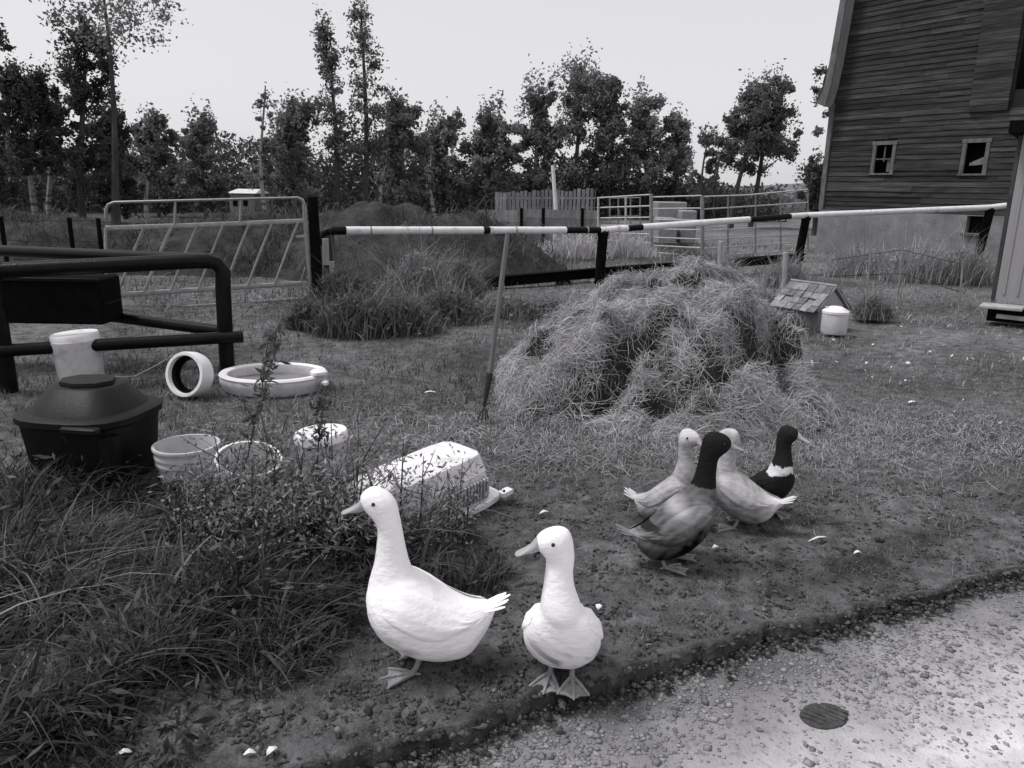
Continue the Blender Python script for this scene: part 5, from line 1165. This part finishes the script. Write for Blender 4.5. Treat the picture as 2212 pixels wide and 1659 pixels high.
p = D(520, 560, 14.5); heap('earth_heap', 'long dark earth heap behind the farm gate', p.x, 14.5, 3.2, 1.8, .95, 3)
p = D(60, 560, 14.0); heap('earth_heap', 'dark earth heap at the far left beyond the wire fence', p.x, 14.0, 3.2, 2.0, .90, 5)

# ------------------------------------------------------------------ trees
def tree(name, label, u, Y, vt, wpx, style, seed, lean=0.0, trunk='bark', group='trees along the far edge of the yard', light=1.0, cr0=None):
    r = np.random.default_rng(seed); b = D(u, 420, Y); b.z = 0; tp = D(u + lean, vt, Y); H = tp.z; Wd = .88 * wpx * Y / F; t = thing(name, label, 'tree', tuple(b), group)
    dx = tp.x - b.x
    def ax(f): return Vector((b.x + dx * f ** 1.5 + .12 * math.sin(f * 5 + seed), b.y, H * f))
    mb = MB(); tr = max(.07, H * .013) * (1.25 if style in ('dense', 'airy') else 1.0); top = .97 if style != 'dense' else .9
    fsx = [0, .15, .3, .5, .7, .85, top]; mb.tube([ax(f) if f else ax(0) - Vector((0, 0, .2)) for f in fsx], [tr * (1.15 - f) + .015 for f in fsx], 7)
    c0 = cr0 if cr0 is not None else {'dense': .06, 'airy': .22, 'spire': .30, 'sparse': .30, 'snag': .35}[style]
    nc = {'dense': 120, 'airy': 62, 'spire': 46, 'sparse': 20, 'snag': 16}[style]; per = {'dense': 105, 'airy': 130, 'spire': 70, 'sparse': 90, 'snag': 60}[style]
    ls = {'dense': .0026, 'airy': .0023, 'spire': .0023, 'sparse': .0027, 'snag': .0022}[style] * Y
    C = []; T = []
    def put(c, cs, m_, tn_, vert=.8): C.append(np.array(c) + r.normal(0, 1, (m_, 3)) * [cs, cs, cs * vert]); T.append(np.full(m_, tn_) * r.uniform(.9, 1.1, m_))
    if style in ('dense', 'airy'):
        # boughs leave the trunk, each carries its own clumps: gaps and ragged tops come from the boughs
        nbgh = 17 if style == 'dense' else 14
        for k in range(nbgh):
            f0 = c0 + (.88 - c0) * (k + r.uniform(-.6, .6)) / nbgh; f0 = max(.03, f0); q = (f0 - c0) / (1 - c0); a = k * 2.4 + r.uniform(-.6, .6)
            reach = Wd / 2 * (1.15 - .75 * max(q, 0)) * r.uniform(.4, 1.25); rise = r.uniform(.25, .9) * reach + .04 * H * r.random()
            p0 = ax(f0); e_ = p0 + Vector((math.cos(a) * reach, math.sin(a) * reach, rise)); e_.z = min(e_.z, H * r.uniform(.84, .99))
            mid = p0.lerp(e_, .5) + Vector((0, 0, .12 * reach)); mb.tube([p0, mid, e_], [max(.015, tr * .42 * (1.1 - f0)), max(.012, tr * .28 * (1.1 - f0)), .008], 5); tb_ = r.uniform(.65, 1.25)
            for g in range(7 if style == 'dense' else 6):
                u_ = r.uniform(.30, 1.05); c = p0.lerp(e_, u_) + Vector((r.normal(0, .10 * Wd), r.normal(0, .10 * Wd), r.normal(.02, .05) * H * .6)); put(c, Wd * r.uniform(.022, .062), int(per * .85), tb_ * r.uniform(.8, 1.2), 1.1)
        for g in range(9): put(ax(r.uniform(.62, .97)) + Vector((r.normal(0, .06 * Wd), r.normal(0, .06 * Wd), 0)), Wd * r.uniform(.03, .07), per, r.uniform(.7, 1.2), 1.5)
        nc = 0
    for k in range(nc):
        f = r.uniform(c0, .95); q = (f - c0) / (1 - c0)
        prof = {'dense': (math.sin(math.pi * min(.98, .25 + q * .72))) ** .8, 'airy': math.sin(math.pi * min(.97, .22 + q * .74)) ** .7, 'spire': (.25 + .75 * (1 - q)) * (.5 + .5 * abs(math.sin(q * 17 + seed))), 'sparse': .35 + .65 * math.sin(math.pi * q), 'snag': .6}[style]
        rad = Wd / 2 * prof * (r.random() ** .45) * r.uniform(.75, 1.08); a = r.uniform(0, 6.28); c = ax(f) + Vector((math.cos(a) * rad, math.sin(a) * rad * .9, r.normal(0, .1)))
        cs = {'dense': .10 * Wd, 'airy': .082 * Wd, 'spire': .055 * Wd + .08, 'sparse': .055 * Wd, 'snag': .05 * Wd}[style] * r.uniform(.6, 1.3)
        P = np.array(c) + r.normal(0, 1, (per, 3)) * [cs, cs, cs * .75]; C.append(P); T.append(np.full(per, r.uniform(.6, 1.35)) * r.uniform(.8, 1.2, per))
        if k % (4 if style == 'dense' else 2) == 0:
            p0 = ax(max(.05, f - r.uniform(.05, .16))); mb.tube([p0, p0.lerp(c, .5) + Vector((0, 0, .1)), c], [max(.012, tr * .35 * (1.1 - f)), max(.010, tr * .22 * (1.1 - f)), .008], 5)
    for k in range({'dense': 16, 'airy': 14, 'spire': 26, 'sparse': 8, 'snag': 5}[style]):       # wispy shoots past the outline
        f = c0 + (1 - c0) * r.random() ** .6; q = min(.98, (f - c0) / (1 - c0)); a = r.uniform(0, 6.28); rad = Wd / 2 * math.sin(math.pi * min(.97, .25 + q * .72)) ** .6 * r.uniform(.85, 1.2) * (.5 if style == 'spire' else 1)
        c = ax(min(f, .97)) + Vector((math.cos(a) * rad, math.sin(a) * rad, r.uniform(0, .04) * H)); m_ = per // 3; cs = .03 * Wd + .06
        C.append(np.array(c) + r.normal(0, 1, (m_, 3)) * [cs, cs, cs * 2.6]); T.append(np.full(m_, r.uniform(.6, 1.3)))
    mb.build('trunk', M[trunk], t)
    C = np.concatenate(C); T = np.concatenate(T) * light * 1.5; k = C[:, 2] > .1; C, T = C[k], T[k]
    V, Q, TT = leaf_quads(C, r.uniform(.6, 1.3, len(C)) * ls, T, .1); np_mesh('crown', V, Q, None, M['leaf'], t, TT)
TR = [
 ('broadleaf_tree', 'dark dense tree cut off by the left edge of the picture', -25, 24, 45, 130, 'dense', 1, 0, 'bark', .48, None),
 ('birch_tree', 'leftmost pale trunked birch with dark foliage', 25, 26, 125, 120, 'airy', 2, 0, 'birch', .48, .35),
 ('birch_tree', 'second pale trunked birch from the left', 72, 27, 150, 110, 'airy', 3, 0, 'birch', .48, .35),
 ('broadleaf_tree', 'tall dark tree with a knobbly rounded top at left', 178, 28, 30, 150, 'dense', 4, 0, 'bark', .48, .12),
 ('birch_tree', 'sparse tall birch whose thin high boughs reach over the left sky', 252, 27, -60, 350, 'sparse', 5, -30, 'bark', .9, .72),
 ('broadleaf_tree', 'dark bushy tree before the sparse tall birch', 240, 31, 225, 120, 'dense', 6, 0, 'bark', .48, None),
 ('broadleaf_tree', 'dense round tree left of the notch in the tree line', 335, 36, 243, 100, 'dense', 7, 0, 'bark', 1.1, None),
 ('broadleaf_tree', 'dense round tree right of the notch in the tree line', 437, 36, 238, 96, 'dense', 8, 0, 'bark', 1.2, None),
 ('birch_tree', 'bare topped snag with a pale crooked trunk', 570, 33, 175, 60, 'snag', 9, -3, 'birch', 1.0, None),
 ('broadleaf_tree', 'dense tree right behind the pale snag', 628, 38, 215, 140, 'dense', 10, 0, 'bark', 1.1, None),
 ('larch_tree', 'thin tall leaning tree with sparse tufts, left one of the pair', 735, 38, 30, 85, 'spire', 11, -42, 'bark', 1.1, .35),
 ('larch_tree', 'thinnest tallest straight tree with a dark trunk, right one of the pair', 788, 38, 5, 135, 'spire', 12, -3, 'bark', .9, .3),
 ('broadleaf_tree', 'dense leafy tree just right of the tall thin pair', 862, 40, 205, 120, 'dense', 13, 0, 'bark', 1.1, None),
 ('broadleaf_tree', 'lower dense tree left of centre in the tree line', 955, 42, 250, 110, 'dense', 14, 0, 'bark', 1.2, None),
 ('broadleaf_tree', 'dense tree with upright twigs behind the plank fence left end', 1062, 42, 230, 120, 'dense', 15, 0, 'bark', 1.1, None),
 ('poplar_tree', 'leafy poplar left of the tallest airy crown', 1160, 44, 172, 120, 'airy', 16, 0, 'birch', 1.2, .12),
 ('poplar_tree', 'tallest airy crowned poplar above the plank fence', 1245, 44, 125, 185, 'airy', 17, 0, 'bark', 1.2, .12),
 ('poplar_tree', 'pointed poplar right behind the plank fence right end', 1318, 44, 160, 115, 'dense', 18, 0, 'bark', 1.1, .12),
 ('poplar_tree', 'airy poplar showing sky, above the front livestock panel', 1392, 44, 198, 130, 'airy', 19, 0, 'bark', 1.2, .12),
 ('poplar_tree', 'smaller airy poplar at the right end of the row', 1460, 44, 240, 100, 'airy', 20, 0, 'bark', 1.2, .12),
 ('sapling', 'thin sparse sapling in the gap of the tree line', 1518, 42, 285, 70, 'sparse', 21, 10, 'bark', 1.0, .2),
 ('sapling', 'short bare sapling between gap and lone tree', 1548, 42, 330, 30, 'snag', 22, 0, 'bark', 1.0, None),
 ('broadleaf_tree', 'lone tree with a wide crown, left leaning trunk', 1590, 34, 185, 130, 'airy', 23, 50, 'bark', .9, .38),
 ('broadleaf_tree', 'lone tree with a wide crown, right upright trunk', 1632, 35, 172, 140, 'airy', 24, 25, 'bark', .9, .38),
 ('broadleaf_tree', 'tree mostly hidden behind the barn corner', 1800, 34, 130, 90, 'sparse', 25, -10, 'bark', .9, .2),
 ('sapling', 'small dark sapling beside the barn corner', 1762, 30, 340, 60, 'airy', 26, 0, 'bark', .8, None),
 ('birch_tree', 'slim pale birch trunk before the dark thicket, left of centre', 936, 34, 330, 30, 'snag', 27, -6, 'birch', .9, None),
 ('birch_tree', 'short pale birch trunk below the tall thin pair', 826, 33, 325, 34, 'snag', 28, 4, 'birch', .9, None),
 ('birch_tree', 'pale birch trunk before the dark trees by the bushy left tree', 318, 30, 300, 36, 'snag', 29, -3, 'birch', .8, None),
 ('birch_tree', 'third pale trunked birch from the left', 104, 29, 200, 70, 'airy', 30, 3, 'birch', .75, .4),
]
for a in TR: tree(a[0], a[1], a[2], a[3], a[4], a[5], a[6], a[7], a[8], a[9], light=a[10], cr0=a[11])
# thicket: one mass under and behind the trees
n0 = 66000; X = rng.uniform(-46, 15, n0); hh = 3.2 + 1.6 * nz(X, X * 0, .55, 3, 2) - np.clip((X + 2) * .10, -.6, 1.4); Y = rng.uniform(43, 52, n0) - np.clip(-X - 12, 0, 30) * .45; Z = rng.beta(1.0, 1.25, n0) * hh
V, Q, T = leaf_quads(np.stack([X, Y, Z], 1), rng.uniform(.09, .19, n0), rng.uniform(.4, 1.25, n0) * (.85 + .3 * nz(X, Z, .9, 2, 3)), .1)
tag(np_mesh('thicket', V, Q, None, M['leaf'], None, T), kind='stuff')
n0 = 9000; X = rng.uniform(13, 60, n0); Y = rng.uniform(60, 95, n0); Z = rng.beta(1, 1.5, n0) * (1.6 + .8 * nz(X, X * 0, .3, 2, 2))
V, Q, T = leaf_quads(np.stack([X, Y, Z], 1), rng.uniform(.2, .4, n0), rng.uniform(.9, 1.9, n0), .1); tag(np_mesh('far_scrub', V, Q, None, M['leaf'], None, T), kind='stuff')
# pale house glimpsed through the trees
hb = D(520, 455, 40); hs_ = thing('house', 'small pale house glimpsed between the trees above the gate', 'house', tuple(hb))
a = D(497, 455, 40); b = D(548, 418, 40); m2 = MB(); m2.box(Vector(((a.x + b.x) / 2, 41.2, b.z / 2)), (b.x - a.x, 2.4, b.z)); m2.build('wall', M['sheet'], hs_, smooth=False)
c = (a.x + b.x) / 2; hw2 = (b.x - a.x) / 2 + .12; zr = D(520, 408, 40).z; m2 = MB(); m2.add([(c - hw2, 39.9, b.z), (c + hw2, 39.9, b.z), (c + hw2, 42.5, b.z), (c - hw2, 42.5, b.z), (c - hw2 * .8, 41.2, zr), (c + hw2 * .8, 41.2, zr)], [(0, 1, 5, 4), (2, 3, 4, 5), (1, 2, 5), (3, 0, 4), (3, 2, 1, 0)]); m2.build('roof', M['whitepipe'], hs_, smooth=False)
for du in (508, 530):
    p = D(du, 436, 39.98); m2 = MB(); m2.box(Vector((p.x, 39.985, p.z)), (.22, .03, .4)); m2.build('window', M['dark'], hs_, smooth=False)

# ------------------------------------------------------------------ small things on the ground
def feather(u, v, L, ang, label, wid=.25):
    p = G(u, v); z = float(gz(p.x, p.y)) + .012; d = Vector((math.cos(ang), math.sin(ang), 0)); s = Vector((-d.y, d.x, 0)); mb = MB(); rings = []
    for f, w in ((0, .05), (.2, .7), (.5, 1), (.8, .75), (1, .05)):
        c = p + d * (L * (f - .5)) + Vector((0, 0, z + .012 * math.sin(f * 3.14))); rings.append([c - s * L * wid * w * .5, c + Vector((0, 0, .004)), c + s * L * wid * w * .5, c - Vector((0, 0, .003))])
    mb.loft(rings); tag(mb.build('feather', M['feather'], None), label, 'feather', 'pale feathers and leaves dropped on the ground')
feather(540, 1637, .032, .3, 'small pale leaf at the bottom edge left of its twin', .6); feather(588, 1632, .036, 1.0, 'small pale leaf at the bottom edge right of its twin', .6)
feather(1766, 1160, .11, .45, 'long white feather on the turf right of the ducks', .12); feather(1970, 875, .07, .2, 'white feather far right on the pale grass', .5)
feather(1293, 1318, .03, 1.3, 'white feather just right of the smaller white duck', .8); feather(1545, 1186, .028, .2, 'white feather in front of the drake', .8); feather(1175, 1107, .05, .5, 'white feather right of the upturned crate', .4)
feather(1202, 1378, .03, 1.5, 'white feather between the two white ducks and the turf edge', .7); feather(1852, 1192, .035, .2, 'tiny white feather near the wheel rut', .5); feather(930, 848, .09, .1, 'white feather on the meadow right of the tub', .35)
feather(270, 1640, .04, .4, 'pale leaf at the bottom left in the grass', .5)
# dark ribbed mat pressed into the gravel
mp_ = G(1780, 1545, -.062); mt = thing('rubber_mat', 'dark ribbed oval scrap of rubber pressed into the gravel road', 'rubber scrap', tuple(mp_))
m2 = MB(); rt = Matrix.Rotation(R(22), 3, 'Z'); m2.lathe([(.001, .004), (.058, .005), (.076, .001), (.08, -.006)], 18, mp_, rt, sx=1.0, sy=.75); m2.build('base', M['clod'], mt)
for k in range(6):
    q = -.055 + .022 * k; L_ = math.sqrt(max(.0001, 1 - (q / .075) ** 2)) * .055; m2 = MB(); m2.box(mp_ + rt @ Vector((q, .004 * (k % 3 - 1), .0045)), (.013, L_ * 1.8, .006), rt @ Matrix.Rotation(R(28 + 7 * (k % 2)), 3, 'Z')); m2.build('rib', M['clod'], mt, smooth=False)
for o in mt.children:
    at = o.data.attributes.new('tone', 'FLOAT', 'POINT'); at.data.foreach_set('value', [.9] * len(o.data.vertices))
# slack twine from the bin towards the fence
a = D(229, 815, bcen.y + .25); b = D(372, 768, 5.4); m2 = MB(); m2.tube([a, a.lerp(b, .35) - Vector((0, 0, .05)), a.lerp(b, .7) - Vector((0, 0, .03)), b], .003, 5); tag(m2.build('twine', M['twine'], None), 'slack pale twine strung behind the black bin lid', 'twine')
